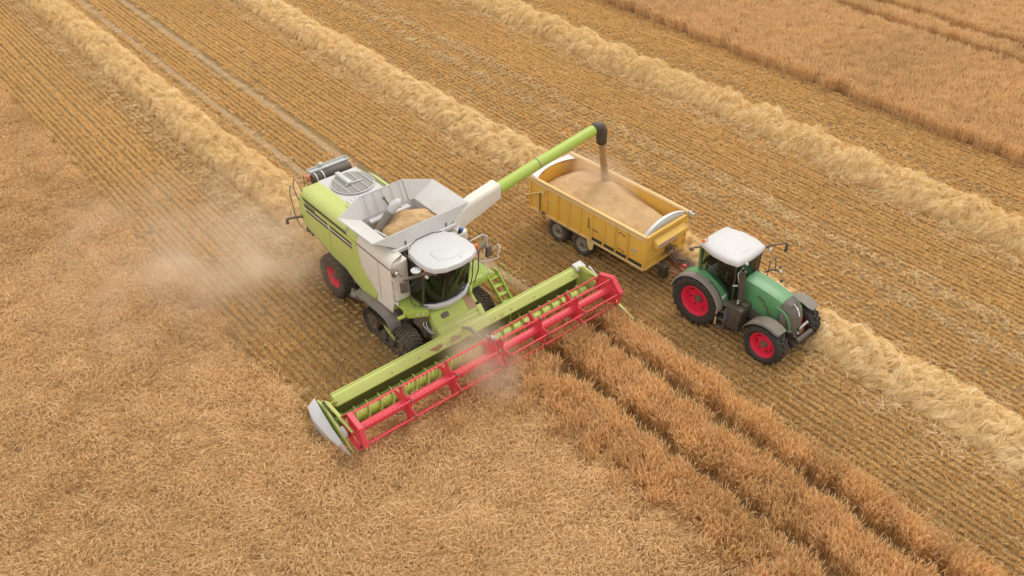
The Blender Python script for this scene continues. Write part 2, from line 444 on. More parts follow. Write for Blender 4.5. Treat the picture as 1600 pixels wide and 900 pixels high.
def litter_clump(name, seed, n=13, rad=0.3, mat='loose_stalk'):
    rng = np.random.default_rng(seed)
    r = rad * np.sqrt(rng.uniform(0, 1, n)); a = rng.uniform(0, 2 * np.pi, n)
    c = np.stack([r * np.cos(a), r * np.sin(a), rng.uniform(0.02, 0.17, n)], 1)
    b = rng.normal(0.4, 0.7, n); ln = rng.uniform(0.06, 0.22, n)
    d = np.stack([np.cos(b), np.sin(b), rng.normal(0, 0.15, n)], 1) * ln[:, None]
    mid = c + np.stack([-np.sin(b), np.cos(b), np.zeros(n)], 1) * rng.normal(0, 0.04, n)[:, None] + np.array([0, 0, 0.02])
    P = np.stack([c - d, mid, c + d], 1); P[:, :, 2] = np.maximum(P[:, :, 2], 0.012)
    V, Q, S = ribbons(P, np.full((n, 3), 0.014), rand_side(n, rng), rng.uniform(0, 1, n))
    return mesh_from_arrays(name, V, Q, S, mat, link=False)

def fbm(x, y, seed, scale, octs=3):
    """cheap smooth noise in the plane, about -1..1"""
    rng = np.random.default_rng(seed); v = np.zeros_like(x); amp = 1.0; tot = 0
    for o in range(octs):
        for _ in range(5):
            a = rng.uniform(0, 2 * np.pi); f = scale * 2 ** o * rng.uniform(0.6, 1.4)
            v += amp * np.sin((x * np.cos(a) + y * np.sin(a)) * f * 2 * np.pi + rng.uniform(0, 6.28))
        tot += amp * 2.2; amp *= 0.55
    return v / tot

def scatter(name, pts, rot, scl, tint, protos, label, cat):
    """one 'stuff' object: a point cloud that carries clumps through geometry nodes"""
    me = bpy.data.meshes.new(name)
    n = len(pts); me.vertices.add(n); me.vertices.foreach_set('co', pts.astype(np.float32).ravel())
    for nm, ty, arr, f in (('rot', 'FLOAT_VECTOR', rot, 'vector'), ('scl', 'FLOAT', scl, 'value'), ('tint', 'FLOAT', tint, 'value')):
        a = me.attributes.new(nm, ty, 'POINT'); a.data.foreach_set(f, np.ascontiguousarray(arr, np.float32).ravel())
    a = me.attributes.new('pick', 'INT', 'POINT'); a.data.foreach_set('value', RNG.integers(0, len(protos), n).astype(np.int32))
    o = bpy.data.objects.new(name, me); COL.objects.link(o)
    lib = bpy.data.collections.new(name + '_clumps')
    for p in protos: lib.objects.link(p)
    ng = bpy.data.node_groups.new(name + '_nodes', 'GeometryNodeTree')
    ng.interface.new_socket('Geometry', in_out='INPUT', socket_type='NodeSocketGeometry')
    ng.interface.new_socket('Geometry', in_out='OUTPUT', socket_type='NodeSocketGeometry')
    gi = ng.nodes.new('NodeGroupInput'); go = ng.nodes.new('NodeGroupOutput')
    ip = ng.nodes.new('GeometryNodeInstanceOnPoints'); m2p = ng.nodes.new('GeometryNodeMeshToPoints')
    ci = ng.nodes.new('GeometryNodeCollectionInfo'); ci.inputs['Collection'].default_value = lib
    ci.inputs['Separate Children'].default_value = True; ci.inputs['Reset Children'].default_value = True
    def attr(nm, ty):
        a = ng.nodes.new('GeometryNodeInputNamedAttribute'); a.data_type = ty; a.inputs['Name'].default_value = nm
        return a.outputs[0]
    e2r = ng.nodes.new('FunctionNodeEulerToRotation')
    lk = ng.links.new
    lk(gi.outputs[0], m2p.inputs['Mesh']); lk(m2p.outputs[0], ip.inputs['Points']); lk(ci.outputs[0], ip.inputs['Instance'])
    ip.inputs['Pick Instance'].default_value = True; lk(attr('pick', 'INT'), ip.inputs['Instance Index'])
    lk(attr('rot', 'FLOAT_VECTOR'), e2r.inputs[0]); lk(e2r.outputs[0], ip.inputs['Rotation']); lk(attr('scl', 'FLOAT'), ip.inputs['Scale'])
    lk(ip.outputs[0], go.inputs[0])
    md = o.modifiers.new('clumps', 'NODES'); md.node_group = ng
    return tag(o, label, cat, kind='stuff')

def grid_points(x0, x1, y0, y1, per_m2, rng, z=0.0):
    s = 1 / math.sqrt(per_m2)
    X, Y = np.meshgrid(np.arange(x0, x1, s), np.arange(y0, y1, s))
    X = X.ravel() + rng.uniform(-.5, .5, X.size) * s; Y = Y.ravel() + rng.uniform(-.5, .5, Y.size) * s
    P = np.stack([X, Y, np.full(X.size, z)], 1)
    return P[in_view(P)]

# ground: one sheet to the horizon
g = MB(); g.add([(-1500, -1500, 0), (1500, -1500, 0), (1500, 1500, 0), (-1500, 1500, 0)], [(0, 1, 2, 3)])
tag(g.build('ground', 'field_soil', smooth=0), 'brown field soil under crop and stubble', 'ground', kind='structure')

CROP_X = 3.55          # where the knife has got to
CUT_L, CUT_R = -5.75, 5.35
# --- standing crop not yet cut, in front of and to the near side of the header
TRAMS = (1.9, 4.0)
P = grid_points(-62, 34, -34, 5.5, 10.5, RNG)
X, Y = P[:, 0], P[:, 1]
edge_l = CUT_L - 0.03 + 0.05 * fbm(X, Y, 3, 0.12)
keep = (Y < edge_l - 0.27) | ((X > CROP_X + 0.35 + 0.1 * fbm(X, Y, 5, 0.4)) & (Y < CUT_R - 0.22))
for t in TRAMS: keep &= np.abs(Y - t - 0.05 * fbm(X, Y, 6, 0.2)) > 0.355
P = P[keep]; X, Y = P[:, 0], P[:, 1]
lod = np.clip((0.9 - Y + 0.7 * fbm(X, Y, 21, 0.2)) / 2.4, 0, 1) * (0.8 + 0.2 * fbm(X, Y, 22, 0.1))     # how far the wind has laid it over
up = lod < RNG.uniform(0.0, 0.6, len(P))
def crop_rot(P, lod, base, swirl, seed):
    X, Y = P[:, 0], P[:, 1]
    th = base + swirl * fbm(X, Y, seed, 0.10) + 0.5 * swirl * fbm(X, Y, seed + 1, 0.33) + RNG.normal(0, 0.42, len(P))
    tilt = RNG.normal(0.0, 0.07, len(P)) + lod * 0.12 * (1 + fbm(X, Y, seed + 3, 0.25))
    return np.stack([np.zeros(len(P)), tilt, th], 1)
def tints(P, seed, amp=0.5):
    return np.clip(0.5 + amp * 0.40 * fbm(P[:, 0], P[:, 1], seed, 0.09, 2) + amp * 0.35 * fbm(P[:, 0], P[:, 1], seed + 4, 0.55, 2) + RNG.normal(0, 0.12, len(P)), 0, 1)
front = P[~up]
scatter('lodged_crop', front, crop_rot(front, lod[~up], -2.2, 1.5, 31), RNG.uniform(0.85, 1.15, len(front)), tints(front, 41),
        [crop_clump('lodged_clump', 100 + i, n=112, hgt=0.58, lean=0.70, spread=0.28, mat='lodged_stalk', wk=0.80) for i in range(4)]
        + [crop_clump('lodged_clump', 110 + i, n=104, hgt=0.60, lean=0.38, spread=0.6, mat='lodged_stalk', wk=0.82, ear=0.6) for i in range(3)],
        'wind-flattened ripe cereal left standing on the near side of the cut strip', 'crop')
tall = P[up]
rt = crop_rot(tall, 0 * lod[up], -1.2, 1.2, 51)
scatter('standing_crop', tall, rt, RNG.uniform(0.94, 1.07, len(tall)), tints(tall, 61),
        [crop_clump('upright_clump', 200 + i, n=70, rad=0.27, hgt=0.74, lean=0.14, spread=0.8, ear=0.22) for i in range(6)],
        'upright brown cereal strip with two dark tramlines in front of the header', 'crop')
# --- standing crop beyond the far windrow
P = grid_points(-60, 40, 27.2, 66, 7.0, RNG)
X, Y = P[:, 0], P[:, 1]
keep = Y > 27.55 + 0.12 * fbm(X, Y, 8, 0.1)
for t in (37.7, 40.1): keep &= np.abs(Y - t - 0.05 * fbm(X, Y, 6, 0.2)) > 0.52
P = P[keep]
scatter('far_crop', P, crop_rot(P, np.zeros(len(P)), -1.4, 1.0, 71), RNG.uniform(0.95, 1.06, len(P)), tints(P, 81, 0.22),
        [crop_clump('far_clump', 300 + i, n=58, rad=0.30, hgt=0.72, lean=0.16, spread=0.9, ear=0.25, mat='far_stalk') for i in range(5)],
        'uncut brown cereal beyond the farthest straw windrow', 'crop')

# --- stubble rows
ROW = 0.262
ys = np.arange(CUT_L + 0.05, 27.6, ROW); xs = np.arange(-62, 34, 0.30)
X, Y = np.meshgrid(xs, ys); X = X.ravel() + RNG.uniform(-.1, .1, X.size); row = np.repeat(np.arange(len(ys)), len(xs))
Y = Y.ravel() + (RNG.normal(0, 0.02, len(ys)))[row] + RNG.normal(0, 0.008, X.size) + 0.03 * fbm(X, Y.ravel() * 0.2, 15, 0.08)
P = np.stack([X, Y, np.zeros(X.size)], 1)
keep = in_view(P) & ~((X > CROP_X + 0.1) & (Y < CUT_R)) & (RNG.uniform(0, 1, X.size) > 0.008)
for t in TRAMS: keep &= np.abs(Y - t) > 0.26
P = P[keep]; X, Y = P[:, 0], P[:, 1]
press = np.zeros(len(P))                                   # stubble pressed flat under wheels
for yc, hw in ((14.5, 0.45), (15.9, 0.45), (-1.9, 0.5), (12.9, 0.3), (24.2, 0.3)): press = np.maximum(press, np.clip(1.5 - np.abs(Y - yc + 0.15 * fbm(X, Y, 19, 0.15)) / hw, 0, 1))
sc = RNG.uniform(0.82, 1.15, len(P)) * (1 - 0.25 * press)
rot = np.stack([RNG.normal(0, 0.10, len(P)), RNG.normal(0, 0.10, len(P)) + press * 0.5, RNG.normal(0, 0.06, len(P)) + np.pi * RNG.integers(0, 2, len(P))], 1)
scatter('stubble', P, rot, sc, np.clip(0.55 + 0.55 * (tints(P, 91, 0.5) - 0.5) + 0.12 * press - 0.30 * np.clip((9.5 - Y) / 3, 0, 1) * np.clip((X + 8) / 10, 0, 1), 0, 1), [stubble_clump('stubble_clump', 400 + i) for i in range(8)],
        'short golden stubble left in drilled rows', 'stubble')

# --- loose straw dropped over the stubble: beside the windrows, along the wheelings, and thinly everywhere
pts = []
def band(yc, sd, dens, x0=-62, x1=34):
    n = int((x1 - x0) * dens); x = RNG.uniform(x0, x1, n); y = RNG.normal(yc, sd, n)
    pts.append(np.stack([x, y, np.zeros(n)], 1))
for yc, e in ((-0.1, -4.6), (10.4, 34), (21.6, 34)):
    band(yc - 1.45, 0.32, 10, -62, e); band(yc + 1.3, 0.25, 5, -62, e)
band(14.55, 0.15, 5); band(15.95, 0.16, 6); band(13.2, 0.3, .8); band(24.0, 0.5, .8); band(7.6, 0.8, .8)
band(1.9, 0.3, 2, -62, 4); band(4.0, 0.3, 2, -62, 4)
n = 300; pts.append(np.stack([RNG.uniform(-62, 34, n), RNG.uniform(CUT_L + .2, 27.3, n), np.zeros(n)], 1))
P = np.concatenate(pts); P = P[in_view(P) & ~((P[:, 0] > CROP_X) & (P[:, 1] < CUT_R)) & (P[:, 1] > CUT_L)]
rot = np.stack([RNG.normal(0, .05, len(P)), RNG.normal(0, .05, len(P)), RNG.uniform(0, 6.28, len(P))], 1)
scatter('loose_straw', P, rot, RNG.uniform(0.7, 1.3, len(P)), RNG.uniform(0.2, 1, len(P)), [litter_clump('litter_clump', 500 + i) for i in range(6)],
        'pale loose straw scattered over the stubble and wheelings', 'straw')

# --- straw windrows: a lumpy heap with a coat of long curved straws, each windrow one mesh
def windrow(yc, x0, x1, label, half=1.35, hgt=0.55, seed=1, dens=300, slump=0.0, jag=0.15):
    rng = np.random.default_rng(seed)
    def height(x, v):                                     # v across, -1..1
        lump = 1 + 0.30 * fbm(x, v * 1.1 + seed, seed, 0.55, 2) + 0.24 * fbm(x, v * 2, seed + 1, 1.3, 2)
        endf = np.clip((x - x0) / 1.2, 0, 1) ** 0.5 * np.clip((x1 - x) / 1.2, 0, 1) ** 0.5
        return hgt * lump * endf * np.clip(1 - np.abs(v) ** 2.6, 0, 1) ** 0.65
    def cy_(x): return yc + 0.14 * fbm(x, 0 * x, seed + 2, 0.06, 2)
    def hw(x, s): return half * (1 + 0.10 * fbm(x, s * 3.0 + 0 * x, seed + 3, 0.35, 2))
    def surf(x, v):
        s = np.sign(v); y = cy_(x) + v * hw(x, s) + slump * 0.1 * height(x, v)
        return np.stack([x, y, height(x, v)], -1)
    xs_ = np.arange(x0, x1, 0.22); vs_ = np.linspace(-1, 1, 17)
    X, Vv = np.meshgrid(xs_, vs_, indexing='ij'); G = surf(X.ravel(), Vv.ravel()) - np.array([0, 0, 0.03])
    nx, nv = X.shape
    i = (np.arange(nx - 1)[:, None] * nv + np.arange(nv - 1)[None, :]).ravel()
    Qb = np.stack([i, i + nv, i + nv + 1, i + 1], 1); Sb = np.full(len(Qb), 0.1)
    # locks of straw: a dozen straws that lie together
    nl = int((x1 - x0) * 2 * half * dens / 5)
    lx = rng.uniform(x0 + .1, x1 - .1, nl); lv = np.where(rng.uniform(0, 1, nl) < 0.85, rng.uniform(-1.02, 1, nl), np.clip(rng.normal(0, 0.7, nl), -1.15, 1.15))
    vis = in_view(surf(lx, lv), 0.26); lx, lv = lx[vis], lv[vis]; nl = len(lx)
    la = 1.15 + 0.55 * fbm(lx, lv * 1.3, seed + 5, 0.45, 2) + rng.normal(0, 0.40, nl)     # lie: mostly across the heap, swept back
    ls = rng.uniform(0, 1, nl); lb = rng.normal(0, 0.085, nl); lh = rng.uniform(-0.03, 0.10, nl)
    k = np.repeat(np.arange(nl), 11); n = len(k)
    x = lx[k] + rng.normal(0, 0.055, n); v = np.clip(lv[k] + rng.normal(0, 0.045, n), -1.4, 1.4)
    C = surf(x, v)
    e = 0.03
    Tx = surf(x + e, v) - C; Tv = surf(x, v + e) - C
    Tx /= np.linalg.norm(Tx, axis=1)[:, None]; Tv /= np.linalg.norm(Tv, axis=1)[:, None]
    Nn = np.cross(Tx, Tv); Nn /= np.linalg.norm(Nn, axis=1)[:, None]
    a = la[k] + rng.normal(0, 0.22, n)
    D = Tx * np.cos(a)[:, None] + Tv * np.sin(a)[:, None]
    S_ = np.cross(D, Nn)
    ln = rng.uniform(0.12, 0.26, n)[:, None]; bow = (lb[k] + rng.normal(0, 0.02, n))[:, None]; lift = rng.uniform(0.0, 0.05, n)[:, None]
    tip = rng.normal(-0.01, 0.035, n)[:, None]
    base = C + Nn * (lh[k] + rng.uniform(-0.02, 0.03, n))[:, None]
    Pp = np.stack([base - D * ln, base - D * ln * 0.33 + S_ * bow + Nn * lift, base + D * ln * 0.33 + S_ * bow + Nn * lift, base + D * ln + Nn * tip], 1)
    Pp[:, :, 2] = np.maximum(Pp[:, :, 2], 0.015)
    side = S_ + Nn * rng.normal(0, 0.4, n)[:, None]; side /= np.linalg.norm(side, axis=1)[:, None]
    wd = np.array([0.008, 0.012, 0.012, 0.007])[None, :] * rng.uniform(0.75, 1.4, n)[:, None]
    Vr, Qr, Sr = ribbons(Pp, wd, side, np.clip(ls[k] * 0.55 + rng.uniform(0, .5, n), 0, 1))
    o = mesh_from_arrays('straw_windrow', np.concatenate([G, Vr]), np.concatenate([Qb, Qr + len(G)]), np.concatenate([Sb, Sr]), 'windrow_stalk')
    return tag(o, label, 'straw windrow', 'straw windrows lying across the stubble')
windrow(-0.1, -60, -4.3, 'thick golden straw windrow running up to the tail of the combine', 0.94, 0.68, 1, 340)
windrow(10.45, -60, 34, 'golden straw windrow that the tractor and trailer straddle', 0.98, 0.54, 2, 340)
windrow(21.6, -60, 34, 'unbroken straw windrow alongside the far uncut crop, beyond the trailer', 0.98, 0.66, 3, 320)

# =================================================================== WHEELS
def tyre_mesh(r, wdt, rim_r, lugs=22, lug_h=0.045, slant=0.5):
    """farm tyre turned about y: carcass plus angled tread bars running over the shoulder"""
    h = wdt / 2; b = MB()
    rc = r - lug_h
    prof = [(rim_r, -h * 0.62), (rim_r + 0.03, -h * 0.80), (rim_r + (rc - rim_r) * 0.45, -h * 0.99), (rc - 0.09, -h * 0.97), (rc - 0.03, -h * 0.84), (rc - 0.005, -h * 0.5), (rc, 0)]
    prof = prof + [(a, -c) for a, c in prof[-2::-1]]
    b.lathe(prof, 'y', 56)
    for sgn in (-1, 1):
        for i in range(lugs):
            t0 = 2 * math.pi * (i + (0.5 if sgn > 0 else 0)) / lugs
            secs = []
            for k, (yy, ro, ri, dt) in enumerate([(-0.04, r, rc - 0.02, 0.0), (0.55, r - 0.006, rc - 0.03, 0.55), (0.93, r - 0.03, rc - 0.07, 1.0), (1.03, r - 0.115, rc - 0.15, 1.12)]):
                tt = t0 + sgn * 0 + slant * dt * (2 * math.pi / lugs) * 1.6
                hwid = 0.24 * (2 * math.pi / lugs) * (0.85 if k < 2 else 1.0)
                q = []
                for (da, rr) in ((-hwid, ri), (-hwid * 0.75, ro), (hwid * 0.75, ro), (hwid, ri)):
                    q.append((rr * math.cos(tt + da), sgn * yy * h, rr * math.sin(tt + da)))
                secs.append(q)
            b.loft(secs)
    return b
def rim_mesh(rr, wdt, dish, out=1):
    """rim well and disc; the open side faces out (sign of y)"""
    h = wdt / 2 * 0.72; o = out
    b = MB()
    prof = [(rr + 0.015, o * h), (rr - 0.005, o * (h + 0.012)), (rr - 0.03, o * h), (rr - 0.05, o * (h - 0.06)), (rr - 0.075, o * (h - 0.07)), (rr - 0.085, o * (h - dish * 0.6)),
            (rr - 0.12, o * (h - dish)), (rr * 0.60, o * (h - dish - 0.01)), (rr * 0.56, o * (h - dish + 0.06)), (rr * 0.36, o * (h - dish + 0.07)), (0.02, o * (h - dish + 0.07))]
    b.lathe(prof, 'y', 40)
    b.lathe([(rr + 0.01, -o * h), (rr - 0.08, -o * (h - 0.1)), (rr - 0.1, o * (h - dish) - o * 0.03)], 'y', 40)
    for k in range(8):
        t = 2 * math.pi * k / 8
        b.lathe([(0.0, o * (h - dish + 0.10)), (0.022, o * (h - dish + 0.10)), (0.022, o * (h - dish + 0.06))], 'y', 8, (rr * 0.46 * math.cos(t), 0, rr * 0.46 * math.sin(t)))
    return b
RIM_SLOTS = 8
def wheel(parent, loc, r, wdt, rim_r, out, lugs=22, dish=0.16, rim='rim_red', rub='rubber', steer=0.0, hubr=0.13, hub='dark_metal', lug_h=0.045):
    t = tyre_mesh(r, wdt, rim_r, lugs, lug_h).build('wheel', rub, parent, smooth=30, loc=loc)
    t.rotation_euler = (0, random.uniform(0, 1), steer)
    m = rim_mesh(rim_r, wdt, dish, out).build('rim', rim, t, smooth=40)
    sl_ = MB(); yd = out * (wdt / 2 * 0.72 - dish + 0.012)
    for k in range(RIM_SLOTS):
        a_ = 2 * math.pi * (k + 0.5) / RIM_SLOTS; sl_.box((rim_r * 0.72 * math.cos(a_), yd, rim_r * 0.72 * math.sin(a_)), (0.07, 0.03, 0.05), (0, -a_, 0))
    sl_.each('rim_slot', 'ink', t, smooth=0)
    hb = MB(); e = wdt / 2 * 0.72 - dish
    hb.lathe([(hubr, out * e), (hubr, out * (e + 0.13)), (hubr * 0.85, out * (e + 0.16)), (0.0, out * (e + 0.16))], 'y', 20).build('hub', hub, t, smooth=40)
    return t

# =================================================================== COMBINE HARVESTER (origin of the scene, drives towards +x)
CB = tag(empty('combine_harvester'), 'lime green and pale grey combine harvester on tracks unloading grain', 'combine harvester')

# chassis and dark underside
b = MB()
b.prism([(-4.9, 2.35), (-4.2, 2.0), (-2.4, 1.55), (-1.2, 1.25), (0.9, 1.25), (0.9, 2.1), (0.5, 3.35), (-4.9, 3.35)], 'y', -1.5, 1.5)
b.box((-3.0, 0, 0.95), (0.34, 2.6, 0.36)); b.box((-3.0, 0, 1.25), (0.6, 0.9, 0.5))
b.box((0.7, 0, 0.85), (0.5, 2.6, 0.45)); b.box((0.2, 0, 1.1), (2.2, 1.5, 0.5))
b.box((-1.9, -1.15, 1.45), (1.6, 0.5, 0.5)); b.box((-1.9, 1.15, 1.45), (1.6, 0.5, 0.5))
b.tube([(-1.3, -1.55, 1.5), (-1.9, -1.5, 1.2), (-2.6, -1.2, 1.0)], 0.05)
b.build('chassis', 'dark_metal', CB, bevel=0.02)
# straw hood and chopper at the tail
b = MB()
b.prism([(-5.05, 3.3), (-5.25, 2.7), (-5.1, 2.2), (-4.7, 1.75), (-3.9, 1.55), (-3.6, 2.2), (-4.4, 3.3)], 'y', -1.25, 1.25)
b.build('straw_hood', 'grey_plastic', CB, bevel=0.04)
b = MB(); b.box((-4.75, 0, 1.7), (0.75, 2.3, 0.12), (0, 0.45, 0))
for k in range(9): b.box((-4.8, -1.1 + k * 0.275, 1.62), (0.7, 0.02, 0.2), (0, 0.45, 0))
b.build('spreader', 'dark_metal', CB, bevel=0.01)

def shoulder(x0, x1, s, r0=0.0, inner=0.84):
    if s < 0: prof = [(-1.67, 3.42), (-1.665, 3.52), (-1.62, 3.62), (-1.52, 3.72), (-1.36, 3.785), (-1.25, 3.80), (-min(1.15, inner + .05), 3.815), (-inner, 3.825), (-inner, 3.7), (-1.3, 3.42)]
    else: prof = [(-1.67, 3.10), (-1.665, 3.14), (-1.62, 3.20), (-1.52, 3.28), (-1.36, 3.41), (-1.25, 3.45), (-1.12, 3.52), (-max(inner, 0.93), 3.72), (-max(inner, 0.93), 3.5), (-1.3, 3.10)]
    n = 10; secs = []
    for i in range(n + 1):
        x = x0 + (x1 - x0) * i / n
        k = min(1, (x - x0) / max(r0, 1e-6)) if r0 else 1
        f = math.sin(max(0.12, k) * math.pi / 2) ** 0.6 if r0 else 1
        secs.append([(x, -s * (-0.84 + (y + 0.84) * (0.9 + 0.1 * f)), (3.42 if s < 0 else 3.1) + (z - (3.42 if s < 0 else 3.1)) * (0.72 + 0.28 * f)) for y, z in prof])
    return secs
for s in (-1, 1):
    # green rear panel
    b = MB()
    zt_ = 3.405 if s < 0 else 3.09
    poly = [(-5.1, zt_), (-5.16, 2.62), (-4.6, 2.24), (-3.8, 2.08), (-3.0, 1.88), (-2.1, 1.82), (-1.55, 1.58), (-1.05, 1.42), (-0.2, 1.52), (0.02, 1.85), (-0.4, 2.16), (-0.72, 2.32), (-0.93, 2.56), (-1.05, 2.95), (-1.13, zt_)]
    b.prism(poly, 'y', s * 1.63, s * 1.69)
    b.loft(shoulder(-5.02, -1.70, s, 0.5)); b.loft(shoulder(-1.70, -1.12, s, 0, 1.2))
    pn = b.build('rear_side_panel', 'lime', CB, bevel=0.018)
    v = MB()
    for (x0, x1, z0, z1) in ((-4.75, -1.75, 3.43, 3.53), (-4.72, -3.02, 3.17, 3.27), (-2.93, -1.42, 3.17, 3.27), (-4.6, -3.02, 3.0, 3.1), (-2.93, -1.42, 3.0, 3.1)):
        yy = 1.675 if z0 < 3.4 else 1.66
        if s > 0: z0 -= 0.36; z1 -= 0.36
        v.prism([(x0, z1), (x0 + 0.08, z0), (x1, z0), (x1 - 0.05, z1)], 'y', s * (yy - 0.03), s * (yy + 0.022))
    v.each('vent_slot', 'black_plastic', pn, smooth=0)
    v = MB(); v.box((-3.1, s * 1.70, 3.135 if s < 0 else 2.78), (3.3, 0.02, 0.03)); v.build('vent_trim', 'pale_grey', pn, smooth=0)
    v = MB(); v.box((-2.975, s * 1.688, 2.6), (0.018, 0.012, 0.95)); v.build('panel_joint', 'grey_plastic', pn, smooth=0)
    # skirt edge under the panel
    e = MB(); e.tube([(x, s * 1.66, z - 0.03) for x, z in poly[1:8]], 0.04, 6); e.build('panel_edge', 'grey_plastic', pn)
    # pale front panel
    b = MB()
    b.prism([(-1.11, zt_), (-1.035, 2.95), (-0.915, 2.57), (-0.71, 2.335), (-0.39, 2.175), (0.035, 1.86), (-0.15, 1.53), (0.86, 1.56), (0.97, 2.0), (0.95, zt_)], 'y', s * 1.635, s * 1.685)
    b.loft(shoulder(-1.105, 0.95, s, 0, 1.2))
    fp = b.build('front_side_panel', 'pale_grey', CB, bevel=0.018)
    v = MB(); v.box((-0.08, s * 1.688, 3.408 if s < 0 else 3.09), (2.06, 0.014, 0.026)); v.build('panel_joint', 'grille_grey', fp, smooth=0)
    v = MB(); v.box((0.20, s * 1.690, 2.6), (0.014, 0.01, 1.55)); v.build('panel_seam', 'screen_grey', fp, smooth=0)
    # column beside the cab
    b = MB(); b.prism([(0.35, s * 1.58), (0.35, s * 0.98), (0.98, s * 0.98), (1.02, s * 1.2), (1.0, s * 1.5), (0.9, s * 1.62)], 'z', 2.02, 3.62)
    b.build('corner_column', 'pale_grey', CB, bevel=0.07, seg=3)
    # mudguard over the track
    g_ = MB(); pts = [(-1.55, 1.12), (-1.25, 1.36), (-0.6, 1.47), (0.3, 1.50), (0.75, 1.44), (1.0, 1.25), (1.08, 1.0)]
    g_.loft([[(x, s * 1.50, z), (x, s * 1.96, z - 0.01), (x, s * 1.985, z - 0.12), (x, s * 1.95, z - 0.12), (x, s * 1.93, z - 0.05), (x, s * 1.50, z - 0.05)] for x, z in pts])
    mg = g_.build('mudguard', 'grey_plastic', CB, bevel=0.01)
    g_ = MB(); g_.tube([(-1.62, s * 1.75, 1.1), (-1.3, s * 1.97, 1.22), (-1.0, s * 1.98, 1.28)], 0.09, 10); g_.lathe([(0, 0.02), (0.075, 0.02), (0.075, 0)], 'y', 14, (-1.25, s * 2.07 - (0.02 if s > 0 else 0), 1.22)); g_.build('side_tank', 'grey_plastic', mg)
# rear ends of the body
b = MB(); b.prism([(-1.6, 2.6), (1.6, 2.6), (1.6, 3.05), (1.0, 3.60), (0.8, 3.68), (-1.45, 3.68), (-1.6, 3.4)], 'x', -5.12, -5.0)
b.build('tail_panel', 'lime', CB, bevel=0.03)

# engine deck with rotary screen
b = MB(); b.box((-3.2, 0, 3.73), (3.64, 1.68, 0.1))
dk = b.build('engine_deck', 'deck_white', CB, bevel=0.02)
b = MB()
for k in range(9): b.box((-2.93 + 0.0 * k, -0.74 + k * 0.185, 3.79), (0.42, 0.09, 0.03))
b.each('deck_tread', 'deck_white', dk, bevel=0.008)
b = MB(); b.box((-2.55, -0.93, 3.835), (0.6, 0.1, 0.02)); b.build('deck_latch', 'lime_deep', dk)
b = MB(); b.lathe([(0.80, 3.775), (0.80, 3.83), (0.77, 3.845), (0.0, 3.85)], 'z', 48, (-4.02, 0.06, 0))
scn = b.build('radiator_screen', 'screen_grey', CB, smooth=30)
b = MB(); b.tube(arc((-4.02, 0.06), 0.80, 0, 354, 48, 'xy', 3.83), 0.022, 8, closed=True); b.build('screen_ring', 'galvanised', scn)
for yy in (-0.42, -0.08, 0.30, 0.62):
    hl = math.sqrt(0.79 ** 2 - (yy - 0.06) ** 2)
    b = MB(); b.box((-4.02, yy, 3.865), (2 * hl, 0.028, 0.03)); b.build('screen_bar', 'roof_white', scn)
b = MB(); b.box((-4.36, -0.10, 3.93), (0.95, 0.17, 0.10)); b.box((-4.36, -0.19, 3.885), (0.9, 0.04, 0.12)); b.box((-3.92, 0.07, 3.89), (0.05, 0.75, 0.03)); b.box((-3.97, 0, 3.88), (0.16, 0.1, 0.1))
b.build('suction_arm', 'galvanised', scn, bevel=0.01)
# hood edge and far side seal
b = MB(); b.tube([(-4.95, 0.86, 3.83), (-4.6, 0.88, 3.84), (-3.0, 0.88, 3.84), (-2.3, 0.9, 3.84)], 0.025, 6); b.build('deck_seal', 'dark_metal', dk)
# air pre-cleaner drum behind the deck, with tray
b = MB(); b.lathe([(0.0, -0.86), (0.19, -0.86), (0.21, -0.83), (0.21, 0.74), (0.19, 0.78), (0.0, 0.78)], 'y', 24, (-5.42, 0, 3.66))
dr = b.build('air_cleaner', 'black_plastic', CB, smooth=40)
for yy in (-0.72, -0.42):
    b = MB(); b.lathe([(0.214, yy - 0.02), (0.224, yy - 0.02), (0.224, yy + 0.02), (0.214, yy + 0.02)], 'y', 24, (-5.42, 0, 3.66)); b.build('strap', 'rail_white', dr)
b = MB(); b.box((-5.68, 0.02, 3.84), (0.30, 1.66, 0.03)); b.box((-5.54, 0.02, 3.88), (0.03, 1.66, 0.08)); b.box((-5.82, 0.02, 3.88), (0.03, 1.66, 0.08)); b.box((-5.68, -0.82, 3.88), (0.30, 0.03, 0.08)); b.box((-5.68, 0.86, 3.88), (0.30, 0.03, 0.08))
b.build('tray', 'galvanised', CB, bevel=0.008)
b = MB(); b.ball((-5.78, -0.25, 3.98), 0.09, sq=(1, 1, 0.6)); b.build('camera_dome', 'roof_white', CB)
b = MB(); b.box((-5.3, 0, 3.2), (0.4, 1.5, 0.7)); b.build('tail_bracket', 'dark_metal', CB, bevel=0.02)
def beacon(p, parent, r=0.085):
    b = MB(); b.lathe([(r * 0.9, 0), (r, 0.03), (r, 0.12), (r * 0.75, 0.165), (0, 0.18)], 'z', 16, p); o = b.build('beacon', 'orange_lens', parent, smooth=50)
    b = MB(); b.lathe([(0.02, -0.08), (r * 0.8, -0.04), (r * 0.95, 0.0), (0, 0.0)], 'z', 12, p); b.build('beacon_base', 'dark_metal', o)
    return o
beacon((-5.42, -1.02, 3.72), CB)
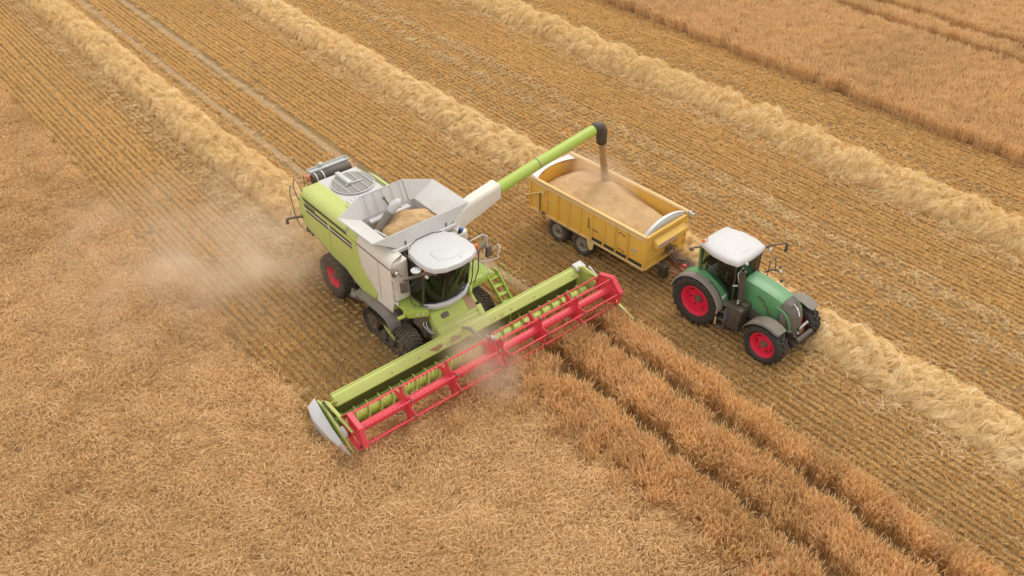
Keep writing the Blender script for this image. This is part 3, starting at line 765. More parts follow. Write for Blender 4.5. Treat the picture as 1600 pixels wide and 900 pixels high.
# rails and ladder at the tail, tow hook
for pth in ([(-5.05, -1.5, 3.45), (-5.15, -1.55, 3.9), (-5.4, -1.6, 4.0), (-5.5, -1.62, 3.7), (-5.3, -1.66, 3.35)], [(-5.0, -1.72, 3.3), (-5.2, -1.72, 3.62), (-5.5, -1.75, 3.72), (-5.62, -1.75, 3.3), (-5.45, -1.75, 2.4), (-5.2, -1.74, 2.1), (-5.0, -1.7, 2.05)],
            [(-5.1, -1.0, 3.6), (-5.3, -1.12, 3.95), (-5.5, -1.15, 3.9), (-5.5, -1.15, 3.5)]):
    b = MB(); b.tube(pth, 0.022, 8); b.build('handrail', 'grey_plastic', CB)
b = MB(); b.tube([(-4.95, -1.7, 2.62), (-5.35, -1.95, 2.45), (-5.6, -2.05, 2.3), (-5.62, -2.05, 2.1)], [0.05, 0.05, 0.055, 0.07], 8); b.build('tail_lamp_arm', 'dark_metal', CB)
b = MB(); b.tube([(-5.2, -1.3, 2.2), (-4.9, -1.5, 1.95), (-4.6, -1.55, 1.9)], 0.07, 8); b.ball((-4.95, -1.5, 1.95), 0.14); b.build('chopper_drive', 'dark_metal', CB)

# grain tank
b = MB()
zt = 3.86; ox0, ox1, oy = -1.62, 0.52, 1.14
b.slab([(ox0, -oy, zt), (ox0, oy, zt), (ox0 + 0.35, oy * .8, 2.7), (ox0 + 0.35, -oy * .8, 2.7)], 0.03)
b.slab([(ox1, -oy, zt), (ox1, oy, zt), (ox1 - 0.25, oy * .8, 2.7), (ox1 - 0.25, -oy * .8, 2.7)], 0.03)
for s in (-1, 1): b.slab([(ox0, s * oy, zt), (ox1, s * oy, zt), (ox1 - .25, s * oy * .8, 2.7), (ox0 + .35, s * oy * .8, 2.7)], 0.03)
b.box((-0.5, 0, 2.72), (1.6, 1.9, 0.04))
tk = b.build('grain_tank', 'galvanised', CB, smooth=0)
b = MB(); b.box((-1.78, 0, 3.76), (0.34, 2.6, 0.16)); b.box((0.60, 0, 3.78), (0.18, 2.6, 0.14))
for s in (-1, 1): b.box((-0.55, s * 1.24, 3.80), (2.2, 0.2, 0.08))
b.build('tank_rim', 'deck_white', tk, bevel=0.02)
T0 = {'f0': (0.55, -1.14, 3.87), 'f1': (0.55, 1.14, 3.87), 'F0': (0.44, -1.95, 4.33), 'F1': (0.44, 2.02, 4.33),
      'r0': (-1.62, -0.92, 3.87), 'r1': (-1.62, 0.92, 3.87), 'R0': (-1.95, -0.92, 4.57), 'R1': (-1.95, 0.92, 4.57),
      'S0': (-1.64, -1.97, 4.28), 'S1': (-1.64, 2.04, 4.28), 's0r': (-1.58, -1.13, 3.87), 's0f': (0.50, -1.13, 3.87), 's1r': (-1.58, 1.13, 3.87), 's1f': (0.50, 1.13, 3.87)}
def flap(keys, t=0.025, mat='flap_white'):
    b = MB(); b.slab([T0[k] for k in keys], t); o = b.build('tank_flap', mat, tk, smooth=0)
    # folded edge along the top
    return o
flap(('f0', 'f1', 'F1', 'F0')); flap(('r0', 'R0', 'R1', 'r1'), mat='flap_white')
flap(('s0f', 's0r', 'S0', 'F0'), mat='flap_white'); flap(('s1r', 's1f', 'F1', 'S1'), mat='flap_white')
flap(('s0r', 'r0', 'R0', 'S0'), mat='flap_white'); flap(('r1', 's1r', 'S1', 'R1'), mat='flap_white')
def mixp(a, b_, t): return tuple(a[i] + (b_[i] - a[i]) * t for i in range(3))
b = MB()
for a_, b_, c_, d_, n in (('r0', 'r1', 'R0', 'R1', 5), ('s1r', 's1f', 'S1', 'F1', 3)):
    for k in range(n):
        t = (k + 0.5) / n
        p0, p1 = mixp(T0[a_], T0[b_], t), mixp(T0[c_], T0[d_], t)
        q = 0.03 if a_[0] == 'r' else 0.0
        b.tube([(p0[0] + q, p0[1] - (0.03 if q == 0 else 0), p0[2] + .02), (p1[0] + q, p1[1] - (0.03 if q == 0 else 0), p1[2])], 0.014, 6)
b.each('flap_stiffener', 'galvanised', tk)
b = MB()
for k0, k1 in (('F0', 'F1'), ('S0', 'F0'), ('S1', 'F1'), ('S0', 'R0'), ('R0', 'R1'), ('R1', 'S1')): b.tube([T0[k0], T0[k1]], 0.018, 6)
b.each('flap_edge', 'roof_white', tk)
b = MB()
for k0, k1 in (('s0r', 'S0'), ('r0', 'R0'), ('r1', 'R1'), ('s1r', 'S1'), ('f0', 'F0'), ('f1', 'F1')): b.tube([T0[k0], T0[k1]], 0.015, 6)
b.each('flap_seal', 'dark_metal', tk)
b = MB()
for yy in (-0.75, 0.95): b.box((0.56, yy, 3.90), (0.06, 0.05, 0.16))
b.each('flap_catch', 'dark_metal', tk)
b = MB(); b.tube([(-1.0, -0.95, 3.45), (-0.98, -0.6, 3.88), (-0.96, -0.22, 4.30)], 0.155, 18); fa = b.build('filling_auger', 'grey_plastic', tk)
b = MB(); b.tube([(-0.965, -0.30, 4.20), (-0.95, -0.14, 4.38), (-0.90, 0.0, 4.46), (-0.82, 0.10, 4.46)], [0.16, 0.165, 0.165, 0.15], 18, caps=False); b.build('auger_hood', 'roof_white', fa, thick=0.015)
b = MB(); b.tube([(-1.52, -0.15, 4.42), (-1.45, -0.02, 4.1)], 0.03, 8); b.ball((-1.55, -0.15, 4.42), 0.06); b.each('level_sensor', 'dark_metal', tk)
b = MB(); b.tube([(-0.75, -1.1, 3.9), (-0.35, -0.9, 3.75)], 0.03, 6); b.build('tank_brace', 'rail_white', tk)
b = MB(); b.box((0.28, 0.15, 4.2), (0.1, 0.16, 0.1)); b.box((0.3, 0.95, 4.1), (0.08, 0.1, 0.1)); b.each('tank_sensor', 'screen_grey', tk, bevel=0.01)

# grain in the tank: a thing that lies in it
def heap(name, fn, x0, x1, y0, y1, n, label, cat, parent=None, mat='grain'):
    xs_ = np.linspace(x0, x1, n); ys_ = np.linspace(y0, y1, n)
    X, Y = np.meshgrid(xs_, ys_, indexing='ij')
    Z = fn(X, Y)
    V = np.stack([X.ravel(), Y.ravel(), Z.ravel()], 1)
    i = (np.arange(n - 1)[:, None] * n + np.arange(n - 1)[None, :]).ravel()
    Q = np.stack([i, i + n, i + n + 1, i + 1], 1)
    o = mesh_from_arrays(name, V, Q, None, mat, smooth=True)
    return tag(o, label, cat, kind='stuff')
def tank_heap(X, Y):
    r = np.sqrt(((X + 0.52) / 1.0) ** 2 + ((Y - 0.22) / 1.15) ** 2)
    z = 4.30 - 0.62 * r - 0.10 * np.exp(-(r / 0.25) ** 2)
    gul = 0.05 * np.sin(np.arctan2(Y - .2, X + .5) * 7 + 2 * fbm(X, Y, 4, .7)) * np.clip(r, 0, .6)
    z = z + gul + 0.035 * fbm(X, Y, 12, 1.3)
    return np.clip(z - 0.9 * np.clip(-(Y + 0.72), 0, 1) - 0.8 * np.clip(-(X + 1.0), 0, 1), 3.0, 5)
heap('grain_heap', tank_heap, -1.5, 0.49, -1.09, 1.12, 70, 'heaped brown grain filling the open tank of the combine', 'grain')

# unloading pipe
b = MB()
pd = [(0.35, 1.45, 3.72), (0.34, 2.0, 3.86), (0.33, 3.42, 4.24), (0.31, 5.35, 4.55), (0.30, 8.28, 4.97)]
b.tube([mixp(pd[2], pd[3], -0.05), mixp(pd[2], pd[3], 0.1), pd[3], pd[4]], [0.20, 0.222, 0.215, 0.205], 24); up_ = b.build('unloading_pipe', 'lime_deep', CB)
b = MB(); b.lathe([(0.20, 0), (0.222, 0), (0.222, 0.03), (0.20, 0.03)], 'y', 24); rg = b.build('pipe_joint', 'dark_metal', up_, loc=pd[3]); rg.rotation_euler = (R(8.4), 0, 0)
b = MB()
def pc(y, zt_, zb, x0, x1): return [(x0, y, zt_), (x1 - 0.06, y, zt_), (x1, y, zt_ - 0.1), (x1 + 0.02, y, zb), (x0, y, zb)]
b.loft([[(p[0], p[1] + 0.0, p[2]) for p in pc(1.30, 3.98, 3.25, 0.14, 0.54)], pc(1.95, 4.28, 3.50, 0.13, 0.53), pc(2.3, 4.36, 3.62, 0.10, 0.55), pc(3.42, 4.55, 3.99, 0.07, 0.56)])
b.build('pipe_cover', 'pale_grey', up_, bevel=0.03)
b = MB(); sp = [(0.30, 8.22, 4.96), (0.30, 8.42, 4.99), (0.30, 8.58, 4.93), (0.31, 8.67, 4.78), (0.31, 8.69, 4.55), (0.31, 8.70, 4.25)]
b.tube(sp, [0.215, 0.225, 0.23, 0.225, 0.21, 0.19], 24, caps=False); b.build('spout', 'black_plastic', up_, thick=0.02)
b = MB(); b.tube([(0.25, 7.0, 4.62), (0.25, 7.15, 4.5)], 0.06, 8); b.build('pipe_lamp', 'black_plastic', up_)

# cab
b = MB(); b.prism([(0.62, -0.9), (0.62, 0.9), (1.75, 0.95), (2.02, 0.55), (2.1, 0), (2.02, -0.55), (1.75, -0.95)], 'z', 1.9, 2.02)
b.box((0.64, 0, 2.85), (0.06, 1.76, 1.7))
cab = b.build('cab', 'dark_metal', CB, bevel=0.01)
def cab_ring(z, k):            # outline of the glasshouse; leans outwards to the front as it rises
    f = (z - 2.0) / 1.66
    return [(0.70, -0.92), (1.15, -0.97 - .02 * f), (1.66 + 0.22 * f, -0.95), (1.90 + 0.40 * f, -0.62), (2.01 + 0.48 * f, -0.22), (2.01 + 0.48 * f, 0.22), (1.90 + 0.40 * f, 0.62), (1.66 + 0.22 * f, 0.95), (1.15, 0.97 + .02 * f), (0.70, 0.92)]
def wall(i0, i1, z0=2.02, z1=3.66):
    secs = []
    for i in range(i0, i1 + 1):
        a, c = cab_ring(z0, 0)[i], cab_ring(z1, 0)[i]; secs.append([(a[0], a[1], z0), (c[0], c[1], z1)])
    return secs
b = MB(); b.loft(wall(2, 7), ring=False); b.build('windscreen', 'tinted_glass', cab, smooth=60)
b = MB(); b.loft(wall(0, 2), ring=False); b.build('side_window', 'tinted_glass', cab, smooth=60)
b = MB(); b.loft(wall(7, 9), ring=False); b.build('side_window', 'tinted_glass', cab, smooth=60)
b = MB()
for i in (0, 2, 7, 9):
    a, c = cab_ring(2.02, 0)[i], cab_ring(3.66, 0)[i]; b.tube([(a[0], a[1], 2.0), (c[0], c[1], 3.67)], 0.04, 8)
for i0, i1 in ((2, 7), (0, 2), (7, 9)):
    for z in (2.03, 3.64): b.tube([(*cab_ring(z, 0)[i], z) for i in range(i0, i1 + 1)], 0.03, 6)
b.build('cab_frame', 'black_plastic', cab)
roofp = [(0.60, -0.70), (1.0, -0.95), (1.6, -1.03), (2.08, -1.01), (2.36, -0.88), (2.55, -0.55), (2.62, 0.0), (2.55, 0.55), (2.36, 0.88), (2.08, 1.01), (1.6, 1.03), (1.0, 0.95), (0.60, 0.70)]
b = MB(); cx = 1.55
def rf(k, z): return [(cx + (x - cx) * k, y * k, z + 0.02 * (x - 1.5)) for x, y in roofp]
b.loft([rf(0.96, 3.64), rf(1.0, 3.68), rf(1.0, 3.78), rf(0.965, 3.835), rf(0.85, 3.865), rf(0.6, 3.88), rf(0.25, 3.885)])
rof = b.build('cab_roof', 'roof_white', cab, smooth=40)
b = MB(); b.prism([(1.55, -0.48), (2.1, -0.50), (2.25, 0.0), (2.1, 0.50), (1.55, 0.48)], 'z', 3.87, 3.913); b.build('roof_hatch', 'roof_white', rof, bevel=0.012)
b = MB(); b.ball((2.34, 0.22, 3.87), 0.085, sq=(1.3, 1, 0.5)); b.build('roof_vent', 'deck_white', rof)
b = MB(); b.tube([(0.95, -0.86, 3.80), (0.72, -0.66, 3.84), (0.60, -0.3, 3.86), (0.60, 0.3, 3.86), (0.72, 0.66, 3.84)], 0.022, 6); b.build('roof_seal', 'dark_metal', rof)
b = MB(); lip = [(1.70, -0.97), (1.97, -0.62), (2.09, -0.22), (2.09, 0.22), (1.97, 0.62), (1.70, 0.97)]
b.loft([[(x - 0.1, y, 2.05), (x + 0.03, y, 2.06), (x + 0.07, y, 1.99), (x + 0.03, y, 1.84), (x - 0.1, y, 1.84)] for x, y in lip]); b.build('cab_bumper', 'roof_white', cab, bevel=0.02, smooth=50)
b = MB(); b.tube([(2.09, -0.45, 2.15), (2.2, -0.5, 2.75)], 0.012, 6); b.tube([(2.16, -0.5, 2.3), (2.32, -0.45, 3.2)], 0.016, 6); b.each('wiper', 'black_plastic', cab)
b = MB(); b.box((1.05, 0.05, 2.30), (0.5, 0.55, 0.14)); b.box((0.80, 0.05, 2.68), (0.14, 0.52, 0.72), (0, -0.15, 0)); b.box((1.1, -0.34, 2.5), (0.45, 0.14, 0.1)); b.box((1.05, 0.05, 2.12), (0.3, 0.3, 0.24)); b.build('seat', 'seat_cloth', cab, bevel=0.05, seg=3)
b = MB(); b.tube([(1.75, 0.05, 2.02), (1.6, 0.05, 2.62)], 0.045, 8); b.tube([(1.56 + 0.17 * math.cos(t) * 0.85, 0.05 + 0.19 * math.sin(t), 2.66 + 0.09 * math.cos(t)) for t in [k * math.pi / 10 for k in range(20)]], 0.016, 6, closed=True); b.build('steering_wheel', 'black_plastic', cab)
b = MB(); b.box((1.35, -0.6, 2.68), (0.05, 0.24, 0.2), (0, 0.1, 0.5)); b.tube([(1.2, -0.45, 2.4), (1.35, -0.6, 2.6)], 0.02, 6); b.build('monitor', 'blue_plastic', cab)
# lamp bars under the roof's front corners, mirrors, beacons
for s in (-1, 1):
    b = MB()
    if s < 0: b.tube([(2.25, -0.72, 3.56), (1.95, -0.95, 3.52), (1.78, -1.3, 3.44), (1.62, -1.62, 3.38)], [0.07, 0.075, 0.06, 0.05], 10)
    else: b.tube([(2.2, 0.85, 3.56), (1.98, 1.15, 3.5), (1.85, 1.5, 3.46), (1.72, 1.74, 3.48), (1.55, 1.82, 3.5)], [0.07, 0.1, 0.1, 0.075, 0.06], 10)
    arm = b.build('mirror_arm', 'dark_metal', CB)
    b = MB(); mx_, my_ = (1.66, -1.63) if s < 0 else (1.86, 1.78)
    b.box((mx_, my_, 3.12), (0.12, 0.27, 0.46), (0, 0, 0.25 * s)); b.build('mirror_head', 'dark_metal', arm, bevel=0.05, seg=3)
    b = MB()
    for k in range(2): b.lathe([(0.0, 0.03), (0.055, 0.03), (0.06, 0.0), (0.05, -0.06)], 'x', 12, (2.1 - 0.25 * k, s * (1.0 + 0.12 * k), 3.47))
    b.each('work_lamp', 'lamp_glass', arm)
beacon((1.98, -0.93, 3.62), CB); beacon((2.0, 1.12, 3.60), CB)
b = MB(); b.lathe([(0.0, 0.02), (0.16, 0.015), (0.18, 0.0), (0.17, -0.03), (0.05, -0.045), (0.05, -0.12), (0, -0.12)], 'z', 28, (1.72, -1.16, 3.62)); gd = b.build('antenna_disc', 'roof_white', CB, smooth=40)
b = MB(); b.tube([(1.72, -1.16, 3.63), (1.70, -1.16, 3.82)], 0.006, 5); b.build('aerial', 'dark_metal', gd)
b = MB(); b.box((1.12, -1.6, 3.36), (0.14, 0.2, 0.2), (0.2, 0.2, 0.5)); b.tube([(1.2, -1.5, 3.3), (1.5, -1.55, 3.42)], 0.025, 6); b.build('work_lamp', 'dark_metal', CB, bevel=0.02)
b = MB(); b.box((1.24, -1.62, 3.42), (0.05, 0.09, 0.09), (0.2, 0.2, 0.5)); b.build('lamp_lens', 'lamp_glass', CB)
b = MB(); b.box((0.92, 1.32, 3.72), (0.16, 0.12, 0.22), (0, 0.4, 0.3)); b.build('fire_extinguisher', 'blue_plastic', CB, bevel=0.04)
# near platform, rails and steps
def tread_plate(b, x0, x1, y0, y1, z):
    b.box(((x0 + x1) / 2, (y0 + y1) / 2, z - 0.03), (x1 - x0, abs(y1 - y0), 0.06))
b = MB(); b.prism([(0.78, -1.60), (1.42, -1.60), (1.62, -1.50), (1.92, -0.98), (0.78, -0.98)], 'z', 1.93, 1.99)
b.prism([(1.42, -1.62), (1.64, -1.52), (1.95, -0.98), (1.95, -0.92), (1.60, -1.46), (1.42, -1.54)], 'z', 1.70, 1.99)
b.tube([(1.50, -1.6, 1.78), (1.42, -1.85, 1.72)], 0.07, 8); b.box((0.85, -1.45, 1.8), (0.12, 0.3, 0.26))
pf = b.build('platform', 'lime_deep', CB, bevel=0.015)
b = MB()
for i in range(8):
    for j in range(6):
        x, y = 0.86 + i * 0.115 + (0.05 if j % 2 else 0), -1.54 + j * 0.1
        if x < 1.45 + (y + 1.5) * 0.7: b.lathe([(0.018, 1.991), (0.018, 1.994), (0, 1.994)], 'z', 6, (x, y, 0))
tag(b.build('grip_hole', 'dark_metal', pf, smooth=0), kind='stuff')
b = MB()
for k in range(2): b.lathe([(0.0, 0.02), (0.04, 0.015), (0.04, 0)], 'x', 10, (1.80 + 0.1 * k, -1.30 + 0.18 * k, 1.86))
b.each('marker_lamp', 'lamp_glass', pf)
b = MB(); b.tube([(0.80, -1.64, 2.0), (0.86, -1.66, 3.05), (0.98, -1.66, 3.1), (1.12, -1.66, 3.02), (1.14, -1.62, 2.0)], 0.022, 8); b.tube([(0.84, -1.65, 2.55), (1.13, -1.64, 2.52)], 0.018, 8); b.tube([(0.81, -1.64, 2.08), (1.14, -1.63, 2.05)], 0.03, 8); b.build('handrail', 'rail_white', CB)
b = MB(); b.tube([(1.55, -1.12, 3.0), (1.5, -1.30, 2.9), (1.52, -1.34, 2.3), (1.62, -1.28, 2.12), (1.95, -0.95, 2.12)], 0.022, 8); b.build('handrail', 'black_plastic', CB)
# far platform, folding ladder, white rails
b = MB(); tread_plate(b, 0.75, 1.75, 0.98, 2.1, 1.99); b.box((1.73, 1.55, 1.88), (0.08, 1.15, 0.22))
b.prism([(1.70, 1.0), (2.05, 0.75), (2.1, 0.82), (1.76, 1.1)], 'z', 1.78, 1.99); pf2 = b.build('platform', 'lime_deep', CB, bevel=0.015)
b = MB(); b.slab([(1.50, 1.78, 1.95), (1.78, 1.78, 1.95), (2.75, 2.02, 0.62), (2.52, 2.02, 0.62)], 0.05); b.slab([(1.46, 2.26, 1.95), (1.76, 2.26, 1.95), (2.70, 2.42, 0.62), (2.48, 2.42, 0.62)], 0.05)
for k in range(5):
    t = 0.12 + k * 0.2; b.box((1.62 + 0.98 * t, 2.02 + 0.18 * t, 1.93 - 1.3 * t), (0.2, 0.46, 0.035))
ld = b.build('ladder', 'lime_deep', CB, bevel=0.008)
b = MB()
for k in range(2): b.tube([(2.55 + .14 * k, 2.02, .66 - .1 * k), (2.68 + .14 * k, 2.04, .5 - .1 * k), (2.68 + .14 * k, 2.40, .5 - .1 * k), (2.55 + .14 * k, 2.42, .66 - .1 * k)], 0.022, 6)
b.each('bottom_step', 'lime_deep', ld)
b = MB(); b.tube([(1.72, 2.27, 1.95), (1.9, 2.3, 2.35), (2.1, 2.35, 2.3), (2.3, 2.4, 1.75), (2.2, 2.42, 1.45)], 0.018, 6); b.build('handrail', 'lime_deep', CB)
for pth in ([(0.8, 1.62, 2.0), (0.8, 1.62, 2.95), (0.9, 1.7, 3.05), (0.85, 2.3, 3.05), (0.98, 2.42, 3.0), (0.98, 2.4, 2.0)], [(0.98, 2.42, 2.3), (1.2, 2.45, 2.5), (1.55, 2.45, 2.95), (1.7, 2.42, 2.9), (1.72, 2.3, 2.5), (1.45, 1.95, 2.35), (1.2, 1.8, 2.3)], [(1.35, 1.95, 2.3), (1.5, 1.9, 2.3), (1.72, 1.95, 1.95), (1.6, 2.1, 1.75)]):
    b = MB(); b.tube(pth, 0.024, 8); b.build('handrail', 'rail_white', CB)
for pth in ([(1.95, 1.05, 3.5), (1.88, 1.02, 2.4), (1.82, 0.98, 2.0)], [(1.86, 1.35, 3.42), (1.9, 1.28, 2.6), (1.86, 1.1, 2.05)]):
    b = MB(); b.tube(pth, 0.02, 8); b.build('handrail', 'black_plastic', CB)

# feeder house
b = MB(); b.prism([(1.2, 1.9), (1.95, 1.72), (2.62, 0.98), (2.62, 0.35), (2.3, 0.35), (1.1, 1.0)], 'y', -0.86, 0.86)
fh = b.build('feeder_house', 'lime', CB, bevel=0.03)
b = MB(); b.prism([(1.96, 1.70), (2.27, 1.36), (2.29, 1.385), (1.98, 1.735), (1.80, 1.785), (1.80, 1.75)], 'y', -0.80, 0.50); b.build('feeder_cover', 'lime_deep', fh, bevel=0.005)
b = MB()
for k in range(3):
    t = k * 0.12; b.box((2.31 + t, 0.0, 1.345 - t * 1.104), (0.06, 1.70, 0.06), (0, 0.83, 0))
b.each('feeder_rib', 'lime', fh, bevel=0.01)
b = MB(); b.prism([(x, y) for x, y in [(-0.16, -0.05), (-0.11, -0.08), (0.11, -0.08), (0.16, -0.05), (0.16, 0.05), (0.11, 0.08), (-0.11, 0.08), (-0.16, 0.05)]], 'x', 0, 0.012)
hh = b.build('inspection_hole', 'black_plastic', fh, loc=(2.125, -0.40, 1.575)); hh.rotation_euler = (0, R(-42), 0)
hh.scale = (1, 1, 1.2)
b = MB(); b.slab([(1.93, 0.50, 1.74), (2.26, 0.50, 1.385), (2.26, 0.86, 1.385), (1.93, 0.86, 1.74)], 0.03); b.build('chaff_layer', 'chaff', fh, smooth=0)
b = MB(); b.tube([(1.78, 0.86, 1.86), (2.15, 0.92, 1.46)], 0.075, 8); b.box((2.36, 0.95, 1.24), (0.42, 0.2, 0.16), (0, 0.8, 0)); b.build('lift_arm', 'lime', fh, bevel=0.01)
b = MB(); b.tube([(1.7, -1.0, 1.6), (1.9, -1.15, 1.35), (2.15, -1.1, 1.2), (2.3, -0.95, 1.15)], 0.022, 6); b.tube([(1.75, -0.95, 1.5), (1.95, -1.05, 1.28), (2.2, -0.98, 1.1)], 0.02, 6); b.box((2.2, -1.0, 1.12), (0.18, 0.12, 0.12)); b.each('hydraulic_hose', 'steel', CB)
b = MB(); b.box((1.6, -1.05, 1.4), (0.5, 0.3, 0.5)); b.box((1.75, -0.98, 1.0), (0.35, 0.25, 0.5)); b.tube([(1.2, -0.95, 0.9), (2.3, -0.7, 0.55)], 0.06, 8); b.tube([(1.2, 0.95, 0.9), (2.3, 0.7, 0.55)], 0.06, 8); b.each('lift_cylinder', 'dark_metal', CB, bevel=0.02)

# crawler tracks
def hull(pts):
    pts = sorted(pts)
    def half(ps):
        h = []
        for p in ps:
            while len(h) > 1 and (h[-1][0] - h[-2][0]) * (p[1] - h[-2][1]) - (h[-1][1] - h[-2][1]) * (p[0] - h[-2][0]) <= 0: h.pop()
            h.append(p)
        return h
    a, c = half(pts), half(pts[::-1]); return a[:-1] + c[:-1]
circ = [(-0.42, 0.50, 0.43), (1.50, 0.55, 0.48)]
tp = []
for (cx_, cz_, rr) in circ: tp += [(cx_ + rr * math.cos(2 * math.pi * k / 64), cz_ + rr * math.sin(2 * math.pi * k / 64)) for k in range(64)]
tp += [(0.40, 0.05), (0.80, 0.05)]
hp = hull(tp)
def resample(pts, n):
    d = [0]; q = pts + [pts[0]]
    for i in range(len(pts)): d.append(d[-1] + math.hypot(q[i + 1][0] - q[i][0], q[i + 1][1] - q[i][1]))
    res = []; j = 0
    for k in range(n):
        s_ = d[-1] * k / n
        while d[j + 1] < s_: j += 1
        t = (s_ - d[j]) / (d[j + 1] - d[j]); res.append((q[j][0] + (q[j + 1][0] - q[j][0]) * t, q[j][1] + (q[j + 1][1] - q[j][1]) * t))
    return res
NB = 96
bp = resample(hp, NB)
def bnorm(i):
    a, c = bp[i - 1], bp[(i + 1) % NB]; t = (c[0] - a[0], c[1] - a[1]); l = math.hypot(*t); return (t[1] / l, -t[0] / l)
for s in (-1, 1):
    b = MB(); y0, y1 = s * 1.27, s * 1.92
    secs = []
    for i in range(NB):
        nx_, nz_ = bnorm(i); x, z = bp[i]
        secs.append([(x, y0, z), (x, y1, z), (x - nx_ * 0.035, y1, z - nz_ * 0.035), (x - nx_ * 0.035, y0, z - nz_ * 0.035)])
    secs.append(secs[0]); b.loft(secs, caps=False)
    ym = (y0 + y1) / 2
    for i in range(0, NB, 2):                             # chevron bars
        for (ya, yb, off) in ((ym - 0.01, y0, 1), (ym + 0.01, y1, 1)):
            q = []
            for (yy, ii) in ((ya, i + 2), (yb, i)):
                sec = []
                for (di, h_) in ((-0.45, 0.0), (-0.35, 0.05), (0.35, 0.05), (0.45, 0.0)):
                    f = ii + di; i0 = math.floor(f); t = f - i0; p, p2 = bp[i0 % NB], bp[(i0 + 1) % NB]
                    nx_, nz_ = bnorm(i0 % NB); x, z = p[0] + (p2[0] - p[0]) * t, p[1] + (p2[1] - p[1]) * t
                    sec.append((x + nx_ * h_, yy, z + nz_ * h_))
                q.append(sec)
            b.loft(q)
    tr = b.build('crawler_track', 'rubber', CB, smooth=30)
    for (cx_, cz_, rr) in circ:
        w_ = MB(); w_.lathe([(rr - 0.04, s * 1.36), (rr - 0.04, s * 1.83), (rr - 0.11, s * 1.84), (rr - 0.13, s * 1.76), (0.16, s * 1.72), (0.14, s * 1.86), (0.0, s * 1.87)], 'y', 32, (cx_, 0, cz_))
        w_.lathe([(rr - 0.04, s * 1.36), (0.1, s * 1.38)], 'y', 24, (cx_, 0, cz_)); wo = w_.build('track_wheel', 'dark_metal', tr)
        w_ = MB()
        for k in range(6):
            t = k * math.pi / 3; w_.box((cx_ + (rr * 0.55) * math.cos(t), s * 1.78, cz_ + rr * 0.55 * math.sin(t)), (rr * 0.55, 0.04, 0.06), (0, -t, 0))
        w_.each('wheel_spoke', 'chaff', wo)
    for cx_ in (0.34, 0.80):
        w_ = MB(); w_.lathe([(0.0, s * 1.40), (0.20, s * 1.40), (0.20, s * 1.84), (0.13, s * 1.86), (0.06, s * 1.83), (0, s * 1.85)], 'y', 24, (cx_, 0, 0.27)); w_.build('track_roller', 'rubber_clean', tr)
    w_ = MB(); w_.prism([(0.22, 0.82), (0.42, 0.86), (0.98, 0.50), (0.98, 0.42), (0.80, 0.40), (0.40, 0.62)], 'y', s * 1.74, s * 1.80); w_.build('track_frame', 'lime', tr, bevel=0.012)
    w_ = MB(); w_.box((0.55, s * 1.45, 0.6), (1.6, 0.25, 0.25)); w_.build('track_beam', 'dark_metal', tr, bevel=0.02)
# rear wheels
for s in (-1, 1):
    wheel(CB, (-3.03, s * 1.53, 0.90), 0.90, 0.66, 0.42, s, lugs=20, dish=0.2)

# lettering at the tail end of the upper louvre
fc = bpy.data.curves.new('lettering', 'FONT'); fc.body = 'LEXION'; fc.size = 0.17; fc.extrude = 0.004; fc.space_character = 1.25
tmp = bpy.data.objects.new('text', fc); COL.objects.link(tmp); bpy.context.view_layer.update()
lm = bpy.data.meshes.new_from_object(tmp.evaluated_get(bpy.context.evaluated_depsgraph_get())); bpy.data.objects.remove(tmp)
lo = bpy.data.objects.new('lettering', lm); COL.objects.link(lo); lo.parent = CB; lm.materials.clear()
lo.location = (-4.62, -1.699, 3.285); lo.rotation_euler = (R(90), 0, 0); lm.materials.append(MATS['ink'])

# =================================================================== CUTTING HEADER
HD = tag(empty('cutting_header', (2.5, 0, 0)), 'wide lime green cutting header with red reel in front of the combine', 'header')
def hx(p): return (p[0] - 2.5, p[1], p[2])
class HB(MB):
    def build(s, *a, **k):
        s.v = [(x - 2.5, y, z) for x, y, z in s.v]; return MB.build(s, *a, **k)
Y0, Y1 = -5.62, 5.42
b = HB()
# hollow box beam along the top and the sloped sheet in front of it
b.prism([(2.50, 0.98), (2.50, 1.10), (2.60, 1.14), (2.66, 1.12), (2.88, 0.90), (2.88, 0.86), (2.70, 0.72)], 'y', Y0 + 0.38, Y1 - 0.12)
b.tube([(2.52, Y0 + 0.38, 1.13), (2.52, Y1 - 0.12, 1.13)], 0.03, 8)
hb_ = b.build('header_beam', 'lime', HD, bevel=0.01)
b = HB(); b.slab([(2.72, Y0 + .1, 0.74), (2.72, Y1 - .1, 0.74), (2.70, Y1 - .1, 0.28), (2.70, Y0 + .1, 0.28)], 0.03); b.build('trough_back', 'shaded_lime', HD, smooth=0)
b = HB()
b.slab([(2.70, Y0 + .1, 0.28), (2.70, Y1 - .1, 0.28), (3.0, Y1 - .1, 0.12), (3.0, Y0 + .1, 0.12)], 0.02); b.slab([(3.0, Y0 + .1, 0.12), (3.0, Y1 - .1, 0.12), (3.62, Y1 - .1, 0.10), (3.62, Y0 + .1, 0.10)], 0.02)
b.build('trough', 'lime_deep', HD, smooth=0)
b = HB()
for yy in (-5.2, 5.0, -3.1, -2.0, 2.0, 3.1): b.box((2.80, yy, 0.965), (0.03, 0.05, 0.06))
for yy in (-1.25, -1.1, -0.85, -0.75, 1.1, 1.25, 1.5, 1.6): b.box((2.815, yy, 0.972), (0.14, 0.012, 0.014), (0, 0.785, 0))
b.each('beam_bracket', 'dark_metal', hb_)
